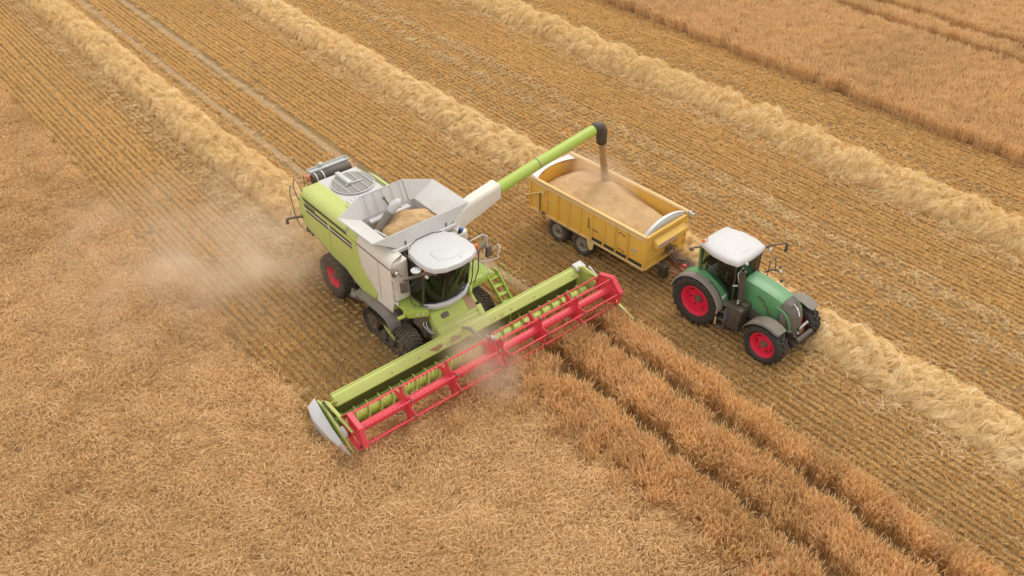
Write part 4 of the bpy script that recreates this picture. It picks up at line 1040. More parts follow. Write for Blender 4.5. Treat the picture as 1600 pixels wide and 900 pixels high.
# auger with two flightings that meet in the middle
b = HB(); b.lathe([(0.19, Y0 + .2), (0.19, Y1 - .2)], 'y', 20, (3.28, 0, 0.50)); au = b.build('header_auger', 'lime_deep', HD)
b = MB()
for s_, ya, yb in ((1, Y0 + .2, -0.9), (-1, Y1 - .2, 0.9)):
    turns = abs(yb - ya) / 0.46; n = int(turns * 20); inn, ou = [], []
    for k in range(n + 1):
        t = 2 * math.pi * turns * k / n * s_; y = ya + (yb - ya) * k / n
        inn.append((3.28 - 2.5 + 0.19 * math.cos(t), y, 0.50 + 0.19 * math.sin(t))); ou.append((3.28 - 2.5 + 0.34 * math.cos(t), y, 0.50 + 0.34 * math.sin(t)))
    b.loft([inn, ou], ring=False)
b.build('auger_flighting', 'lime', au, thick=0.012)
b = HB()
for k in range(10):
    t = k * 2.4; yy = -0.8 + 0.17 * k; b.tube([(3.28, yy, 0.5), (3.28 + 0.36 * math.cos(t), yy, 0.5 + 0.36 * math.sin(t))], 0.012, 6)
b.each('auger_finger', 'steel', au)
# knife
b = HB(); b.box((3.63, (Y0 + Y1) / 2, 0.11), (0.1, Y1 - Y0 - .2, 0.03)); kb = b.build('cutter_bar', 'dark_metal', HD)
b = MB(); n = 140
for k in range(n):
    yy = Y0 + .15 + (Y1 - Y0 - .3) * k / (n - 1); b.prism([(3.67 - 2.5, yy - 0.02), (3.80 - 2.5, yy), (3.67 - 2.5, yy + 0.02)], 'z', 0.10, 0.125)
tag(b.build('knife_finger', 'steel', kb, smooth=0), kind='stuff')
# reel: two halves turned to different angles, six bars each with spring tines
RX, RZ, RR = 4.40, 1.19, 0.60
for (ya, yb, ph, nsp) in ((-5.46, -0.16, 46, 3), (0.10, 5.24, 16, 3)):
    b = HB(); b.lathe([(0.0, ya), (0.145, ya), (0.145, yb), (0, yb)], 'y', 24, (RX, 0, RZ)); tb = b.build('reel_tube', 'reel_red', HD, smooth=40)
    b = MB()
    for k in range(int((yb - ya) / 0.17)):
        for a_ in (60, 100):
            yy = ya + 0.1 + k * 0.17
            b.box((RX - 2.5 + 0.146 * math.cos(R(a_)), yy, RZ + 0.146 * math.sin(R(a_))), (0.02, 0.02, 0.012), (0, R(90 - a_), 0))
    tag(b.build('tube_hole', 'ink', tb, smooth=0), kind='stuff')
    for k in range(6):
        t = R(ph + 60 * k); bx_, bz_ = RX - 2.5 + RR * math.cos(t), RZ + RR * math.sin(t)
        b = MB(); b.tube([(bx_, ya + 0.05, bz_), (bx_, yb - 0.05, bz_)], 0.023, 8); rb = b.build('reel_bar', 'reel_red', HD)
        b = MB(); n = int((yb - ya) / 0.155)
        for q in range(n):
            yy = ya + 0.14 + q * 0.155
            b.box((bx_ - 0.02, yy, bz_ - 0.12), (0.012, 0.012, 0.24), (0, 0.16, 0)); b.box((bx_, yy, bz_), (0.06, 0.03, 0.06))
        tag(b.build('tine_row', 'reel_red', rb, smooth=0), kind='stuff')
    for q in range(nsp + 1):
        yy = ya + 0.02 + (yb - ya - 0.04) * q / nsp
        b = HB(); pts = []
        end = (q == 0 and ya < -5) or (q == nsp and yb > 5)
        for k in range(6):
            t = ph + 60 * k
            for (dt, rr) in ((-7, RR + 0.05), (7, RR + 0.05), (18, 0.44 if not end else 0.52), (30, 0.36 if not end else 0.50), (42, 0.44 if not end else 0.52)):
                pts.append((RX + rr * math.cos(R(t + dt)), RZ + rr * math.sin(R(t + dt))))
        b.prism(pts, 'y', yy - 0.012, yy + 0.012); spd = b.build('reel_spider', 'reel_red', HD, smooth=0)
        b = HB()
        for k in range(6):
            t = R(ph + 60 * k); b.tube([(RX + (RR + .0) * math.cos(t), yy - 0.06, RZ + RR * math.sin(t)), (RX + RR * math.cos(t), yy + 0.06, RZ + RR * math.sin(t))], 0.045, 8)
        b.each('bar_bearing', 'dark_metal', spd)
        if end:                                           # ring of plates closing the outer end
            b = HB(); sg = -1 if ya < -5 else 1
            for k in range(6):
                t0, t1 = R(ph + 60 * k), R(ph + 60 * k + 60); r0 = RR + 0.06
                p0, p1 = (RX + r0 * math.cos(t0), RZ + r0 * math.sin(t0)), (RX + r0 * math.cos(t1), RZ + r0 * math.sin(t1))
                b.slab([(p0[0], yy - 0.02, p0[1]), (p1[0], yy - 0.02, p1[1]), (p1[0], yy + sg * 0.17, p1[1]), (p0[0], yy + sg * 0.17, p0[1])], 0.012)
            b.build('end_ring', 'reel_red', spd, smooth=0)
# middle reel drive
b = HB(); b.ball((4.18, 0.0, 1.62), 0.15, sq=(1, .7, 1)); b.build('reel_motor', 'steel', HD)
for yy in (-0.10, 0.03):
    b = HB(); b.tube([(4.1, yy, 1.72), (4.45, yy, 1.25), (4.72, yy, 0.85)], [0.05, 0.07, 0.05], 8); b.build('drive_guard', 'reel_red', HD)
# reel arms
for yy, ln in ((-5.60, 1), (-0.03, 1), (5.36, 1)):
    b = HB(); b.tube([(2.62, yy, 1.12), (3.0, yy, 1.34), (3.7, yy, 1.30), (4.42, yy, 1.19)], [0.05, 0.065, 0.06, 0.05], 8); ra = b.build('reel_arm', 'lime' if abs(yy) > 1 else 'grey_plastic', HD)
    b = HB(); b.tube([(2.9, yy + 0.1, 0.9), (3.4, yy + 0.08, 1.2)], 0.04, 8); b.tube([(2.72, yy + 0.35, 1.0), (3.02, yy + 0.05, 1.3)], 0.028, 8); b.each('arm_cylinder', 'lime_deep', ra)
# end plates and dividers
b = HB(); b.prism([(2.45, 0.55), (2.45, 1.12), (2.8, 1.16), (3.6, 0.85), (4.3, 0.42), (4.85, 0.10), (4.3, 0.06), (2.8, 0.08)], 'y', -5.70, -5.64); es_ = b.build('end_plate', 'lime', HD, bevel=0.01)
b = HB()
b.loft([[(2.40, -6.02, 1.00), (2.36, -5.72, 1.18), (2.36, -5.72, 0.5), (2.40, -6.0, 0.5)], [(2.9, -6.12, 0.86), (2.9, -5.80, 1.12), (2.9, -5.72, 0.3), (2.9, -6.05, 0.25)],
        [(3.6, -6.04, 0.62), (3.6, -5.84, 0.84), (3.6, -5.72, 0.12), (3.6, -5.98, 0.1)], [(4.2, -5.90, 0.38), (4.2, -5.80, 0.48), (4.2, -5.72, 0.06), (4.2, -5.84, 0.05)], [(4.95, -5.74, 0.14), (4.95, -5.70, 0.16), (4.95, -5.68, 0.06), (4.95, -5.72, 0.05)]])
b.build('end_cover', 'roof_white', HD, bevel=0.02)
b = HB(); b.lathe([(0, -0.05), (0.17, -0.05), (0.2, 0), (0.17, 0.05), (0, 0.05)], 'y', 20, (3.95, -5.66, 0.88)); b.build('belt_cover', 'roof_white', HD)
b = HB(); b.tube([(2.75, -5.66, 1.24), (3.0, -5.7, 1.32), (3.3, -5.68, 1.16), (3.8, -5.66, 0.92)], 0.022, 6); b.tube([(2.7, -5.6, 1.22), (2.9, -5.66, 1.36), (3.25, -5.62, 1.14)], 0.018, 6); b.each('hose', 'black_plastic', HD)
b = HB(); b.prism([(2.6, 0.4), (2.6, 1.1), (3.2, 1.14), (4.0, 0.7), (4.5, 0.35), (4.5, 0.1), (2.7, 0.1)], 'y', 5.42, 5.48); b.build('end_plate', 'lime', HD, bevel=0.01)
b = HB(); b.box((2.66, 5.45, 1.16), (0.36, 0.42, 0.14), (0, 0.2, 0)); b.tube([(3.05, 5.58, 1.32), (3.5, 5.56, 1.15)], 0.045, 8); b.build('end_cover', 'roof_white', HD, bevel=0.03)
b = HB(); b.loft([[(4.2, 5.38, 0.80), (4.2, 5.54, 0.80), (4.2, 5.54, 0.10), (4.2, 5.38, 0.10)], [(4.9, 5.42, 0.62), (4.9, 5.53, 0.62), (4.9, 5.53, 0.2), (4.9, 5.42, 0.2)], [(5.55, 5.46, 0.42), (5.55, 5.50, 0.42), (5.55, 5.50, 0.34), (5.55, 5.46, 0.34)]]); b.build('crop_divider', 'lime', HD, bevel=0.01)
# chaff lying on the beam
for (yy, wd_, dp) in ((-1.26, 0.28, 0.09), (-0.50, 0.24, 0.11)):
    n_, rng_ = 17, np.random.default_rng(int(abs(yy) * 100))
    U, W = np.meshgrid(np.linspace(-1, 1, n_), np.linspace(-1, 1, n_), indexing='ij')
    rr_ = np.sqrt(U ** 2 + W ** 2) * (1.05 + 0.22 * np.sin(3 * np.arctan2(W, U) + yy * 5) + 0.12 * np.sin(7 * np.arctan2(W, U)) + rng_.normal(0, 0.07, U.shape))
    hh_ = 0.06 * np.sqrt(np.clip(1 - rr_ ** 2, 0, 1)) * rng_.uniform(0.75, 1.25, U.shape) - 0.022
    s_ = 0.83 + W * dp                                   # down the sloping sheet of the beam
    b = MB(); b.add([(2.66 - 2.5 + (s_[i, j] - 0.66) * 0.707 + 0.707 * hh_[i, j], yy + U[i, j] * wd_, 1.12 - (s_[i, j] - 0.66) * 0.707 + 0.707 * hh_[i, j]) for i in range(n_) for j in range(n_)],
                    [(i * n_ + j, i * n_ + j + 1, (i + 1) * n_ + j + 1, (i + 1) * n_ + j) for i in range(n_ - 1) for j in range(n_ - 1)])
    b.build('chaff_pile', 'chaff', hb_, smooth=80)

# =================================================================== GRAIN TRAILER
TR = tag(empty('grain_trailer', (1.206, 8.338, 0), R(3.0)), 'yellow two-axle grain trailer being filled behind the green tractor', 'trailer')
XA, XB, HW, ZB, ZT = -3.15, 3.0, 1.21, 1.06, 2.50
for s in (-1, 1):
    b = MB()
    b.box(((XA + XB) / 2, s * (HW - 0.03), (1.20 + ZT) / 2), (XB - XA, 0.05, ZT - 1.20)); b.box(((XA + 0.33) / 2, s * (HW - 0.03), 1.13), (0.33 - XA, 0.05, 0.14))
    ribs = [-3.10, -2.15, -1.53, -0.91, -0.29, 0.33, 0.95, 1.57, 2.19, 2.96]
    for x in ribs: b.box((x, s * (HW + 0.012), (ZB + 2.36) / 2), (0.075, 0.09, 2.36 - ZB))
    wl = b.build('side_wall', 'trailer_yellow', TR, bevel=0.006)
    b = MB(); b.box(((XA + XB) / 2, s * (HW + 0.02), 2.45), (XB - XA, 0.085, 0.10)); b.box(((XA + XB) / 2, s * (HW + 0.03), 2.32), (XB - XA, 0.05, 0.10)); b.build('top_rail', 'trailer_pale', wl, bevel=0.012)
    b = MB(); b.box(((XA + XB) / 2, s * (HW + 0.005), 1.02), (XB - XA, 0.09, 0.09)); b.build('bottom_rail', 'trailer_pale', wl, bevel=0.01)
    b = MB(); b.box((0.4, s * 1.235, 1.56), (0.5, 0.02, 0.02)); b.box((0.15, s * 1.235, 1.78), (0.02, 0.02, 0.45)); b.each('hatch_seam', 'ink', wl, smooth=0)
    b = MB()
    for x in (0.64, 1.26, 1.88, 2.575): b.box((x, s * 1.2, 1.14), (0.52 if x < 2 else 0.66, 0.075, 0.11))
    b.each('drain_slot', 'ink', wl, smooth=0)
    b = MB()
    for zz in (1.36, 2.08):
        b.box((1.86, s * 1.245, zz), (0.22, 0.02, 0.02), (0, 0.2, 0)); b.box((1.97, s * 1.25, zz - .02), (0.03, 0.04, 0.06)); b.box((1.75, s * 1.25, zz + .02), (0.03, 0.04, 0.06))
    b.each('hatch_latch', 'rust', wl, smooth=0)
    b = MB(); b.box((1.57, s * 1.252, 1.75), (0.03, 0.03, 1.2)); b.box((2.19, s * 1.252, 1.75), (0.03, 0.03, 1.2)); b.each('hinge_bar', 'rust', wl)
    b = MB(); b.lathe([(0.035, -0.02), (0.07, -0.02), (0.07, 0.02), (0.035, 0.02)], 'y', 14, (2.5, s * 1.23, 1.66), closed=True); b.build('sight_glass', 'galvanised', wl)
    b = MB(); b.lathe([(0.0, -0.02), (0.05, -0.02), (0.05, 0.02), (0, 0.02)], 'y', 14, (-1.98, s * 1.22, 1.72)); b.build('rope_cleat', 'galvanised', wl)
    b = MB(); b.tube([(-2.32, s * 1.27, 2.08), (-3.32, s * 1.30, 1.52)], 0.035, 6); b.box((-2.30, s * 1.27, 2.06), (0.14, 0.1, 0.14)); tl = b.build('tailgate_lever', 'trailer_pale', wl, bevel=0.005)
    b = MB(); b.box((-2.52, s * 1.25, 1.5), (0.04, 0.03, 0.95)); b.box((-2.3, s * 1.26, 1.07), (0.2, 0.06, 0.09)); b.build('locking_rod', 'dark_metal', wl)
    b = MB(); b.box((-1.0, s * 1.18, 1.005), (2.2, 0.16, 0.05)); b.slab([(0.08, s * 1.26, 1.01), (0.50, s * 1.26, 1.01), (0.44, s * 1.26, 0.64), (0.28, s * 1.26, 0.56)], 0.02); b.slab([(-2.1, s * 1.26, 1.01), (-1.95, s * 1.26, 1.01), (-2.12, s * 1.26, 0.78)], 0.02)
    b.each('mudguard', 'trailer_pale', TR)
b = MB(); b.box((XB - 0.03, 0, (ZB + ZT) / 2 - .04), (0.05, 2 * HW, ZT - ZB + .08))
for yy in (-1.17, -0.45, 0.30, 0.62, 1.17): b.box((XB + 0.015, yy, 1.62), (0.04, 0.07, 1.1))
b.box((XB + 0.02, 0, 2.44), (0.09, 2 * HW + .06, 0.12)); b.box((XB + 0.02, 0, 1.04), (0.08, 2 * HW, 0.1)); b.box((XB + 0.015, 0, 1.42), (0.035, 2 * HW, 0.09))
fw = b.build('front_wall', 'trailer_yellow', TR, bevel=0.008)
b = MB(); b.prism([(3.03, 2.24), (3.26, 2.10), (3.26, 1.90), (3.03, 1.90)], 'y', -0.84, 0.97); lg = b.build('front_ledge', 'trailer_yellow', fw, bevel=0.012)
b = MB(); b.box((3.266, -0.31, 2.0), (0.008, 1.02, 0.14)); sgn_ = b.build('sign_plate', 'sticker', lg, smooth=0)
b = MB()
for k in range(14): b.box((3.272, -0.72 + k * 0.063, 2.012), (0.004, 0.035 + 0.015 * (k % 3), 0.035 + 0.02 * ((k * 5) % 3 == 0)))
tag(b.build('sign_band', 'rust', sgn_, smooth=0), kind='stuff')
b = MB(); b.box((XA + 0.03, 0, (ZB + ZT) / 2), (0.05, 2 * HW, ZT - ZB)); b.box((XA + 0.09, 0, 2.30), (0.06, 2 * HW - .1, 0.06)); b.box((XA - 0.01, 0, 1.8), (0.05, 0.08, 1.3))
b.build('tailgate', 'trailer_yellow', TR, bevel=0.008)
b = MB(); b.box(((XA + XB) / 2, 0, 1.08), (XB - XA - .04, 2 * HW - .1, 0.06)); b.build('load_floor', 'trailer_yellow', TR)
# grey hoop boards: arched at the front, flat gussets at the tail
n = 18
def hoop(k): u = -1 + 2 * k / n; return (2.78 + 0.05 * u * u, u * 1.19, 2.50 + 0.30 * (1 - u * u) ** 0.8)
b = MB(); b.loft([[hoop(k), (hoop(k)[0] + 0.12, hoop(k)[1], hoop(k)[2] - 0.01), (hoop(k)[0] + 0.12, hoop(k)[1], hoop(k)[2] - 0.05), (hoop(k)[0], hoop(k)[1], hoop(k)[2] - 0.05)] for k in range(n + 1)])
fb = b.build('front_hoop', 'galvanised', TR, bevel=0.004)
b = MB(); b.loft([[(hoop(k)[0] + 0.10, hoop(k)[1], hoop(k)[2] - 0.03), (2.95, hoop(k)[1], 2.49)] for k in range(n + 1)], ring=False); b.build('hoop_sheet', 'galvanised', fb, thick=0.01)
b = MB(); out_, in_ = [], []
for k in range(n + 1):
    u = -1 + 2 * k / n; out_.append((-3.20, u * 1.22)); in_.append((-2.70 - 0.36 * (1 - abs(u) ** 2.2), u * 1.22))
b.loft([[(o_[0], o_[1], 2.56), (i_[0], i_[1], 2.52), (i_[0], i_[1], 2.49), (o_[0], o_[1], 2.53)] for o_, i_ in zip(out_, in_)]); b.build('rear_hoop', 'galvanised', TR, bevel=0.004)
b = MB(); b.tube([(XA - 0.02, 1.17, 2.56), (-1.0, 1.18, 2.58), (1.2, 1.18, 2.57), (3.05, 1.17, 2.56)], 0.085, 14); tp_ = b.build('cover_roll', 'trailer_pale', TR)
b = MB(); b.tube([(3.05, 1.17, 2.56), (3.30, 1.17, 2.56)], 0.05, 10); b.box((3.12, 1.17, 2.56), (0.06, 0.16, 0.16)); b.build('roll_end', 'galvanised', tp_, bevel=0.01)
# running gear
b = MB()
for s in (-1, 1): b.box((0.15, s * 0.42, 0.86), (6.1, 0.12, 0.24))
b.box((-0.9, 0, 0.8), (2.2, 1.2, 0.16)); b.box((2.9, 0, 0.86), (0.12, 1.6, 0.2))
for x in (-1.55, -0.20): b.box((x, 0, 0.53), (0.14, 2.0, 0.14)); b.box((x, 0.55, 0.66), (0.9, 0.1, 0.08)); b.box((x, -0.55, 0.66), (0.9, 0.1, 0.08))
b.build('chassis', 'dark_metal', TR, bevel=0.01)
for x in (-1.55, -0.20):
    for s in (-1, 1): wheel(TR, (x, s * 1.00, 0.53), 0.53, 0.42, 0.29, s, lugs=26, dish=0.10, rim='trailer_rim', hubr=0.09, lug_h=0.02)
b = MB()
for s in (-1, 1): b.tube([(2.7, s * 0.40, 0.80), (3.9, s * 0.14, 0.72), (4.35, s * 0.06, 0.68)], 0.07, 8)
b.box((4.4, 0, 0.68), (0.3, 0.14, 0.12)); db = b.build('drawbar', 'rust', TR, bevel=0.01)
b = MB(); b.box((3.35, 0.35, 1.0), (0.5, 0.22, 0.35), (0, 0.3, 0)); b.build('valve_box', 'rust', db, bevel=0.02)
b = MB(); b.box((3.3, -0.35, 0.72), (0.32, 0.30, 0.55)); b.build('jack_leg', 'black_plastic', db, bevel=0.03)
b = MB()
hose_ = MB()
for k in range(7):
    y = -0.25 + 0.09 * k; zz = random.uniform(0.0, 0.25)
    hose_.tube([(3.06, y, 1.25 + zz), (3.25, y + .05, 1.45 + zz * .8), (3.6, y * .6 + .05, 1.15 + zz), (4.0, y * .5 + .1, 1.25 + zz), (4.4, y * .3 + .05, 1.15)], 0.022, 6)
hose_.each('supply_hose', 'dark_metal', TR)
b = MB(); b.box((3.1, 0.1, 1.45), (0.1, 0.3, 0.2)); b.build('hose_holder', 'dark_metal', TR)
b = MB(); b.box((4.05, -0.12, 1.22), (0.16, 0.1, 0.1)); b.build('hose_coupling', 'reel_red', TR, bevel=0.02)

def load(X, Y):
    c = 2.37 - 0.035 * np.abs(X + 0.65) ** 1.35 - 0.11 * np.abs(Y - 0.2) ** 1.5
    cone = 0.20 * np.exp(-(((X + 0.65) / 0.55) ** 2 + ((Y - 0.45) / 0.5) ** 2)) + 0.12 * np.exp(-(((X - 0.9) / 0.5) ** 2 + ((Y - 0.45) / 0.3) ** 2))
    side = 0.30 * np.clip((Y - 0.75) / 0.4, 0, 1) * np.clip((X - 0.5) / 1.5, 0, 1) + 0.45 * np.clip((-X - 2.2) / 0.9, 0, 1)
    return c + cone - side + 0.03 * fbm(X, Y, 33, 0.6)
gl = heap('grain_load', load, XA + 0.07, XB - 0.07, -HW + 0.07, HW - 0.07, 90, 'smooth bed of pale grain lying in the yellow trailer', 'grain')
gl.location = TR.location; gl.rotation_euler = TR.rotation_euler

# falling grain between the spout and the load: one loose mass
rng = np.random.default_rng(5)
top, bot = np.array([0.31, 8.70, 4.28]), np.array([0.42, 8.98, 2.42])
n = 10000
t = rng.uniform(0, 1, n) ** 0.85
r = (0.125 + 0.04 * t) * np.sqrt(rng.uniform(0, 1, n)) * (1 + (rng.uniform(0, 1, n) < 0.06) * rng.uniform(0, 1.3, n) * (0.3 + t)); a = rng.uniform(0, 2 * np.pi, n)
C = top + (bot - top) * np.stack([t, t ** 1.0, t], 1) + np.stack([r * np.cos(a), r * np.sin(a), np.zeros(n)], 1)
Pg = np.stack([C - [0, 0, 1] * rng.uniform(.008, .02, n)[:, None], C + [0, 0, 1] * rng.uniform(.008, .02, n)[:, None]], 1)
Vg, Qg, Sg = ribbons(Pg, np.full((n, 2), 0.010), rand_side(n, rng), rng.uniform(0, 1, n))
gs = mesh_from_arrays('grain_stream', Vg, Qg, Sg, 'loose_stalk')
tag(gs, 'column of grain pouring from the black spout into the trailer', 'grain', kind='stuff')

# =================================================================== TRACTOR
TC = tag(empty('tractor', (6.759, 8.519, 0), R(2.3)), 'dark green tractor with white cab roof and red rims pulling the trailer', 'tractor')
b = MB(); b.box((1.5, 0, 0.95), (3.0, 0.55, 0.6)); b.box((0.0, 0, 1.0), (0.9, 0.8, 0.7)); b.lathe([(0.2, -0.95), (0.22, 0), (0.2, 0.95)], 'y', 16, (-0.08, 0, 1.0)); b.box((2.85, 0, 0.72), (0.3, 1.5, 0.26)); b.box((2.7, 0, 1.05), (1.1, 0.5, 0.4))
b.box((-0.75, 0, 0.75), (0.5, 0.5, 0.3)); b.box((-0.6, 0.35, 1.25), (0.3, 0.12, 0.5)); b.box((-0.6, -0.35, 1.25), (0.3, 0.12, 0.5)); b.build('chassis', 'black_plastic', TC, bevel=0.03)
for s in (-1, 1):
    wheel(TC, (-0.08, s * 0.95, 1.0), 1.0, 0.66, 0.59, s, lugs=22, dish=0.33, rub='tractor_rubber', hubr=0.13, hub='dark_metal', lug_h=0.06)
    wheel(TC, (2.86, s * 0.98, 0.78), 0.78, 0.58, 0.48, s, lugs=20, dish=0.22, rub='tractor_rubber', hubr=0.13, steer=-0.02, lug_h=0.055)
# hood
def hs_(x, zt, hw_, zb, k=1.0): return [(x, -hw_ - .03, zb), (x, -hw_ - .02, zb + (zt - zb) * .55), (x, -hw_ + .01, zt - .16), (x, -hw_ * .82, zt - .03), (x, -hw_ * .45, zt + .012), (x, 0, zt + .02), (x, hw_ * .45, zt + .012), (x, hw_ * .82, zt - .03), (x, hw_ - .01, zt - .16), (x, hw_ + .02, zb + (zt - zb) * .55), (x, hw_ + .03, zb)]
b = MB(); b.loft([hs_(1.28, 2.36, 0.46, 1.50), hs_(1.6, 2.35, 0.46, 1.45), hs_(2.2, 2.29, 0.44, 1.36), hs_(2.62, 2.22, 0.42, 1.26), hs_(2.82, 2.16, 0.41, 1.22)]); hd = b.build('hood', 'tractor_green', TC, smooth=45)
b = MB(); b.loft([hs_(2.825, 2.155, 0.40, 1.24), hs_(3.05, 2.06, 0.37, 1.18), hs_(3.24, 1.90, 0.33, 1.14), hs_(3.34, 1.66, 0.28, 1.12), hs_(3.36, 1.45, 0.24, 1.11)]); gr = b.build('grille', 'grille_grey', hd, smooth=45)
b = MB()
for k in range(9):
    x = 2.88 + k * 0.035; zt_ = 2.145 - (x - 2.83) * 0.42; b.box((x, 0, zt_ + 0.012), (0.008, 0.60, 0.01))
tag(b.build('grille_slat', 'black_plastic', gr, smooth=0), kind='stuff')
b = MB(); b.slab([(3.07, -0.012, 2.085), (3.07, 0.012, 2.085), (3.26, 0.04, 1.945), (3.26, -0.03, 1.945)], 0.012); b.slab([(3.26, -0.03, 1.945), (3.26, 0.04, 1.945), (3.365, 0.06, 1.70), (3.365, -0.02, 1.70)], 0.012); b.build('grille_stripe', 'lamp_glass', gr, smooth=0)
for s in (-1, 1):
    b = MB(); b.loft([[(2.86, s * 0.43, 1.85), (2.86, s * 0.45, 1.45), (2.86, s * 0.40, 1.45), (2.86, s * 0.38, 1.85)], [(3.10, s * 0.385, 1.75), (3.10, s * 0.40, 1.32), (3.10, s * 0.33, 1.32), (3.10, s * 0.32, 1.75)]]); b.build('headlight', 'grey_plastic', hd, bevel=0.01)
    b = MB(); b.tube([(2.70, s * 0.44, 1.95), (2.92, s * 0.435, 1.92), (3.12, s * 0.405, 1.78), (3.26, s * 0.36, 1.42), (3.24, s * 0.36, 1.16)], [0.045, 0.045, 0.05, 0.05, 0.05], 8); b.build('hood_frame', 'tractor_green', hd)
    b = MB()
    for k, (x, z) in enumerate(((1.95, 2.02), (2.2, 1.82), (2.35, 1.64))): b.slab([(x, s * 0.475, z + 0.03), (x + 0.30 - 0.05 * k, s * 0.47, z - 0.10), (x + 0.30 - 0.05 * k, s * 0.475, z - 0.14), (x + 0.04, s * 0.48, z - 0.04)], -s * 0.012)
    b.each('hood_vent', 'black_plastic', hd, smooth=0)
    b = MB(); b.slab([(1.35, s * 0.50, 1.52), (2.72, s * 0.46, 1.28), (2.72, s * 0.46, 1.0), (1.35, s * 0.48, 1.0)], s * 0.02); b.build('engine_shield', 'grille_grey', TC)
    b = MB()
    for k in range(2): b.ball((3.30, s * (0.20 + 0.08 * k), 1.16 + 0.05 * k), 0.05)
    b.each('headlamp', 'lamp_glass', gr)
    # rear fender: green inside, grey lip outside
    b = MB(); secs = []
    for p in arc((-0.08, 1.0), 1.12, 172, 18, 20):
        d = ((p[0] + 0.08) / 1.12, (p[2] - 1.0) / 1.12); secs.append([(p[0], s * 0.62, p[2]), (p[0] - d[0] * .015, s * 1.0, p[2] - d[1] * .015), (p[0] - d[0] * .04, s * 1.0, p[2] - d[1] * .04), (p[0] - d[0] * .04, s * 0.62, p[2] - d[1] * .04)])
    b.loft(secs); fd = b.build('rear_fender', 'tractor_green', TC, bevel=0.01)
    b = MB(); secs = []
    for p in arc((-0.08, 1.0), 1.10, 176, 10, 20):
        d = ((p[0] + 0.08) / 1.10, (p[2] - 1.0) / 1.10); secs.append([(p[0], s * 1.0, p[2]), (p[0] - d[0] * .01, s * 1.24, p[2] - d[1] * .01), (p[0] - d[0] * .07, s * 1.29, p[2] - d[1] * .07), (p[0] - d[0] * .08, s * 1.27, p[2] - d[1] * .08), (p[0] - d[0] * .03, s * 1.0, p[2] - d[1] * .03)])
    b.loft(secs); b.build('fender_lip', 'grey_plastic', fd, bevel=0.01)
    b = MB(); b.tube(arc((-0.08, 1.0), 1.125, 70, 24, 8, 'xz', s * 1.02), 0.018, 6); b.build('fender_seam', 'ink', fd)
    b = MB(); b.slab([(0.98, s * 0.66, 1.28), (0.98, s * 0.98, 1.28), (0.86, s * 0.98, 1.62), (0.86, s * 0.66, 1.62)], 0.02); b.build('fender_reflector', 'lamp_glass' if s < 0 else 'orange_lens', fd).scale = (1, 1, 1)
    # front fender
    b = MB(); secs = []
    for p in arc((2.86, 0.78), 0.92, 172, 66, 12): secs.append([(p[0], s * 0.74, p[2]), (p[0], s * 1.24, p[2] - .01), (p[0], s * 1.28, p[2] - .07), (p[0], s * 1.25, p[2] - .05), (p[0], s * 0.74, p[2] - .03)])
    secs.append([(3.42, s * 0.80, 1.58), (3.40, s * 1.20, 1.57), (3.40, s * 1.24, 1.53), (3.40, s * 1.2, 1.54), (3.42, s * 0.80, 1.55)])
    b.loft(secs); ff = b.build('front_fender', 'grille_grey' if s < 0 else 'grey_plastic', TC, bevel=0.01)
    b = MB(); b.tube([(2.86, s * 0.55, 1.0), (2.8, s * 0.72, 1.4), (2.8, s * 0.8, 1.66)], 0.04, 8); b.build('fender_stay', 'black_plastic', ff)
# cab
def tring(z):
    f = (z - 1.35) / 1.65
    return [(-0.42 - .02 * f, -0.62 - .12 * f), (0.30, -0.80 - .03 * f), (1.10 - .02 * f, -0.66 - .08 * f), (1.22 - .04 * f, -0.40 - .1 * f), (1.28 - .04 * f, 0), (1.22 - .04 * f, 0.40 + .1 * f), (1.10 - .02 * f, 0.66 + .08 * f), (0.30, 0.80 + .03 * f), (-0.42 - .02 * f, 0.62 + .12 * f)]
b = MB(); b.prism([(x, y) for x, y in tring(1.35)], 'z', 1.2, 1.34); b.prism([(-0.42, -0.60), (0.25, -0.66), (0.45, -0.66), (0.45, 0.66), (0.25, 0.66), (-0.42, 0.60)], 'z', 1.34, 1.75); tcab = b.build('cab', 'black_plastic', TC, bevel=0.01)
def twall(i0, i1, z0=1.36, z1=3.0):
    return [[(*tring(z0)[i % 9], z0), (*tring(z1)[i % 9], z1)] for i in range(i0, i1 + 1)]
b = MB(); b.loft(twall(2, 6), ring=False); b.build('windscreen', 'clear_glass', tcab, smooth=60)
for i0, i1 in ((1, 2), (6, 7)): b = MB(); b.loft(twall(i0, i1), ring=False); b.build('cab_door', 'clear_glass', tcab)
for i0, i1 in ((0, 1), (7, 8)): b = MB(); b.loft(twall(i0, i1, 1.9), ring=False); b.build('side_window', 'clear_glass', tcab)
b = MB(); b.loft(twall(8, 9, 1.9), ring=False); b.build('rear_window', 'clear_glass', tcab)
b = MB()
for i, m_ in ((0, .05), (8, .05)):
    a, c = tring(1.5)[i], tring(3.0)[i]; b.tube([(a[0], a[1], 1.5), (c[0], c[1], 3.02)], m_, 8)
for s in (-1, 1): b.tube([(-0.40, s * 0.66, 2.9), (-0.38, s * 0.70, 2.2), (-0.1, s * 0.74, 1.95), (0.5, s * 0.76, 1.7), (0.92, s * 0.74, 1.40)], 0.05, 8)
b.build('cab_pillar', 'tractor_green', tcab)
b = MB()
for i in (2, 6):
    a, c = tring(1.36)[i], tring(3.0)[i]; b.tube([(a[0], a[1], 1.36), (c[0], c[1], 3.02)], 0.035, 8)
for s in (-1, 1): b.tube([(-0.33, s * 0.80, 2.9), (-0.30, s * 0.79, 2.15), (0.55, s * 0.81, 1.50), (0.9, s * 0.76, 1.36)], 0.022, 6)
for z in (1.38, 2.98): b.tube([(*tring(z)[i], z) for i in range(1, 8)], 0.025, 6)
b.box((1.30, 0, 1.9), (0.06, 0.86, 0.9)); b.build('window_frame', 'black_plastic', tcab)
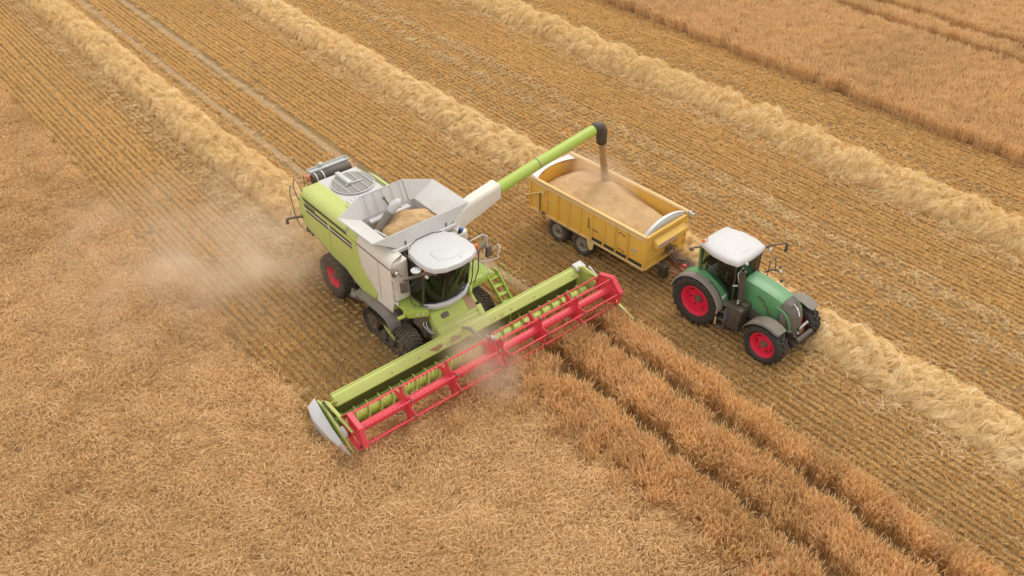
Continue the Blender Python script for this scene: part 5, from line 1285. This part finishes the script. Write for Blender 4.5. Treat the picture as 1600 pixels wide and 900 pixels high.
rp = [(-0.50, -0.74), (0.2, -0.93), (0.75, -0.92), (1.16, -0.80), (1.22, -0.4), (1.24, 0), (1.22, 0.4), (1.16, 0.80), (0.75, 0.92), (0.2, 0.93), (-0.50, 0.74), (-0.56, 0.3), (-0.56, -0.3)]
def tr_(k, z, sl=0): return [(0.35 + (x - 0.35) * k, y * k, z - 0.03 * (x - 0.35) * (1 if sl else .5)) for x, y in rp]
b = MB(); b.loft([tr_(0.95, 2.97), tr_(1.0, 3.0), tr_(1.0, 3.09), tr_(0.96, 3.15), tr_(0.85, 3.19), tr_(0.55, 3.215), tr_(0.2, 3.22)]); trf = b.build('cab_roof', 'tractor_white', tcab, smooth=45)
b = MB(); b.prism([(0.55, -0.40), (0.95, -0.44), (1.02, 0), (0.95, 0.44), (0.55, 0.40)], 'z', 3.165, 3.195); rh = b.build('roof_hatch', 'tractor_white', trf, bevel=0.01)
b = MB(); b.box((0.78, 0.0, 3.2), (0.26, 0.42, 0.012)); b.build('hatch_window', 'tractor_white', rh, bevel=0.005)
beacon((-0.42, -0.66, 3.10), tcab, 0.06)
b = MB(); b.tube([(-0.32, -0.60, 3.1), (-0.33, -0.62, 3.42)], 0.012, 5); b.build('aerial', 'rust', tcab)
b = MB(); b.box((0.35, 0, 1.86), (0.5, 0.5, 0.16)); b.box((0.10, 0, 2.24), (0.14, 0.48, 0.7), (0, -0.12, 0)); b.box((0.35, -0.36, 2.08), (0.5, 0.14, 0.1)); b.build('seat', 'seat_cloth', tcab, bevel=0.05, seg=3)
b = MB(); b.tube([(1.08, 0, 1.4), (0.92, 0, 2.08)], 0.05, 8); b.tube([(0.88 + 0.19 * .8 * math.cos(t), 0.20 * math.sin(t), 2.12 + 0.09 * math.cos(t)) for t in [k * math.pi / 10 for k in range(20)]], 0.017, 6, closed=True); b.build('steering_wheel', 'grey_plastic', tcab)
b = MB(); b.box((0.62, -0.52, 2.14), (0.05, 0.28, 0.2), (0, 0, 0.5)); b.tube([(0.4, -0.45, 2.0), (0.62, -0.5, 2.1)], 0.02, 6); b.build('monitor', 'grey_plastic', tcab)
# exhaust, mirrors, lamps, steps, tanks, linkage
b = MB(); b.tube([(1.48, -0.70, 1.35), (1.44, -0.72, 1.9), (1.38, -0.72, 2.55), (1.34, -0.72, 2.84), (1.38, -0.74, 2.94)], [0.105, 0.11, 0.11, 0.085, 0.08], 16, caps=False); ex = b.build('exhaust', 'black_plastic', TC, thick=0.012)
b = MB(); b.ball((1.45, -0.84, 1.62), 0.055); b.ball((1.45, -0.84, 1.72), 0.05); b.ball((1.40, -0.66, 2.86), 0.045); b.each('chrome_clamp', 'steel', ex)
b = MB(); b.tube([(1.28, -0.62, 2.95), (1.24, -0.82, 2.75), (1.30, -0.80, 2.45), (1.36, -0.74, 2.3)], 0.02, 6); b.tube([(1.2, -0.95, 2.3), (1.3, -0.76, 2.25)], 0.035, 6); b.build('exhaust_bracket', 'galvanised', TC)
for s in (-1, 1):
    b = MB()
    if s > 0: b.tube([(1.10, 0.86, 3.0), (1.18, 1.05, 3.02), (1.28, 1.35, 2.98), (1.38, 1.72, 2.92), (1.40, 1.80, 2.86)], [0.045, 0.04, 0.03, 0.03, 0.03], 8)
    else: b.tube([(-0.45, -0.78, 3.0), (-0.55, -0.92, 3.0), (-0.62, -1.02, 2.96)], 0.03, 8)
    ma = b.build('mirror_arm', 'black_plastic', TC)
    b = MB(); b.box((1.42, 1.80, 2.70) if s > 0 else (-0.62, -1.05, 2.95), (0.06, 0.16, 0.34) if s > 0 else (0.12, 0.14, 0.1)); b.build('mirror_head', 'black_plastic', ma, bevel=0.025)
b = MB(); b.ball((1.26, 0.98, 2.93), 0.075, sq=(.6, 1, 1)); b.ball((1.28, -0.45, 3.02), 0.055); b.each('work_lamp', 'lamp_glass', TC)
b = MB(); b.tube([(1.35, 0.72, 2.12), (1.5, 0.95, 2.2), (1.66, 1.12, 2.16)], 0.035, 8); b.tube([(1.42, 0.84, 1.95), (1.36, 0.98, 2.5), (1.40, 1.24, 2.52), (1.48, 1.26, 1.95)], 0.018, 6); lb = b.build('lamp_bracket', 'black_plastic', TC)
b = MB(); b.ball((1.74, 1.14, 2.15), 0.06); b.build('lamp_lens', 'lamp_glass', lb); b = MB(); b.ball((1.66, 1.2, 2.28), 0.05); b.ball((1.95, 0.95, 1.95), 0.06); b.each('lamp_housing', 'black_plastic', lb)
b = MB(); b.box((1.45, -0.80, 1.02), (0.62, 0.48, 0.95)); b.box((1.55, -0.62, 1.45), (0.5, 0.3, 0.35)); b.box((1.3, 0.80, 1.0), (1.0, 0.48, 0.95)); b.build('fuel_tank', 'black_plastic', TC, bevel=0.05, seg=3)
b = MB(); b.box((1.0, -0.98, 0.42), (0.34, 0.36, 0.04)); b.box((1.0, -0.95, 0.75), (0.34, 0.3, 0.04)); b.box((1.0, -0.92, 1.08), (0.34, 0.3, 0.04)); b.box((0.84, -0.98, 0.85), (0.04, 0.3, 0.95)); b.box((1.17, -0.98, 0.85), (0.04, 0.3, 0.95)); b.box((1.1, -0.85, 1.36), (0.5, 0.3, 0.06)); b.build('cab_step', 'dark_metal', TC, bevel=0.01)
b = MB(); b.tube([(0.86, -1.14, 0.5), (0.84, -1.15, 1.32)], 0.03, 8); b.tube([(0.8, -1.16, 1.34), (0.94, -1.12, 1.34)], 0.035, 6); b.build('step_rail', 'trailer_pale', TC)
b = MB(); b.box((1.20, -1.04, 1.0), (0.06, 0.06, 0.4)); b.build('filler_label', 'blue_plastic', TC)
b = MB(); b.box((3.28, 0.08, 0.9), (0.3, 0.62, 0.35)); b.box((3.35, 0.0, 0.62), (0.35, 0.5, 0.3)); b.tube([(3.2, -0.2, 0.75), (3.5, -0.25, 0.7), (3.68, -0.28, 0.72)], 0.06, 8); b.tube([(3.2, 0.4, 0.75), (3.5, 0.45, 0.7), (3.7, 0.46, 0.72)], 0.06, 8); lk_ = b.build('front_linkage', 'black_plastic', TC, bevel=0.02)
b = MB(); b.lathe([(0, -0.30), (0.095, -0.30), (0.095, 0.56), (0, 0.56)], 'y', 18, (3.62, 0, 0.92)); b.build('linkage_bar', 'black_plastic', lk_)
b = MB(); b.tube([(3.40, 0.12, 1.10), (3.44, 0.45, 1.22)], 0.05, 10); b.ball((3.45, 0.48, 1.23), 0.065); b.ball((3.46, -0.02, 1.02), 0.05); b.tube([(3.42, -0.18, 1.0), (3.52, -0.1, 0.9)], 0.03, 6); b.build('top_link', 'steel', lk_)
b = MB(); b.box((3.45, 0.2, 0.98), (0.05, 0.3, 0.12)); b.build('hitch_guard', 'rust', lk_)

# =================================================================== DUST IN THE AIR
def cloud(label, c, rad, rot, dens, scale, col=(0.99, 0.88, 0.72), contrast=(0.36, 0.66), power=1.3):
    b = MB()
    b.lathe([(math.sin(math.pi * i / 10), -math.cos(math.pi * i / 10)) for i in range(11)], 'z', 20)
    MATS['dust_air'] = dust_mat('dust_air', dens, col, scale, c, rad, contrast, power)
    o = b.build('dust_cloud', 'dust_air', smooth=60)
    o.location = c; o.scale = rad; o.rotation_euler = rot
    return tag(o, label, 'dust', kind='stuff')
cloud('dense tan dust streaming out behind the rear wheel of the combine', (-5.2, -3.4, 1.35), (3.7, 3.2, 1.6), (0, 0, R(40)), 1.25, 0.8, contrast=(0.40, 0.70))
cloud('thin veil of dust drifting over the cut edge and the flattened crop', (-7.4, -5.6, 1.3), (7.5, 7.0, 1.8), (0, 0, R(20)), 0.60, 0.5, contrast=(0.42, 0.70))
cloud('dust rising between the two halves of the reel', (4.0, -0.5, 1.35), (2.9, 1.4, 1.35), (0, 0, R(-10)), 1.7, 0.8)
cloud('fine grain dust around the pouring stream in the trailer', (0.2, 8.9, 2.75), (2.4, 1.05, 0.85), (0, 0, R(3)), 1.3, 1.1, contrast=(0.30, 0.60))
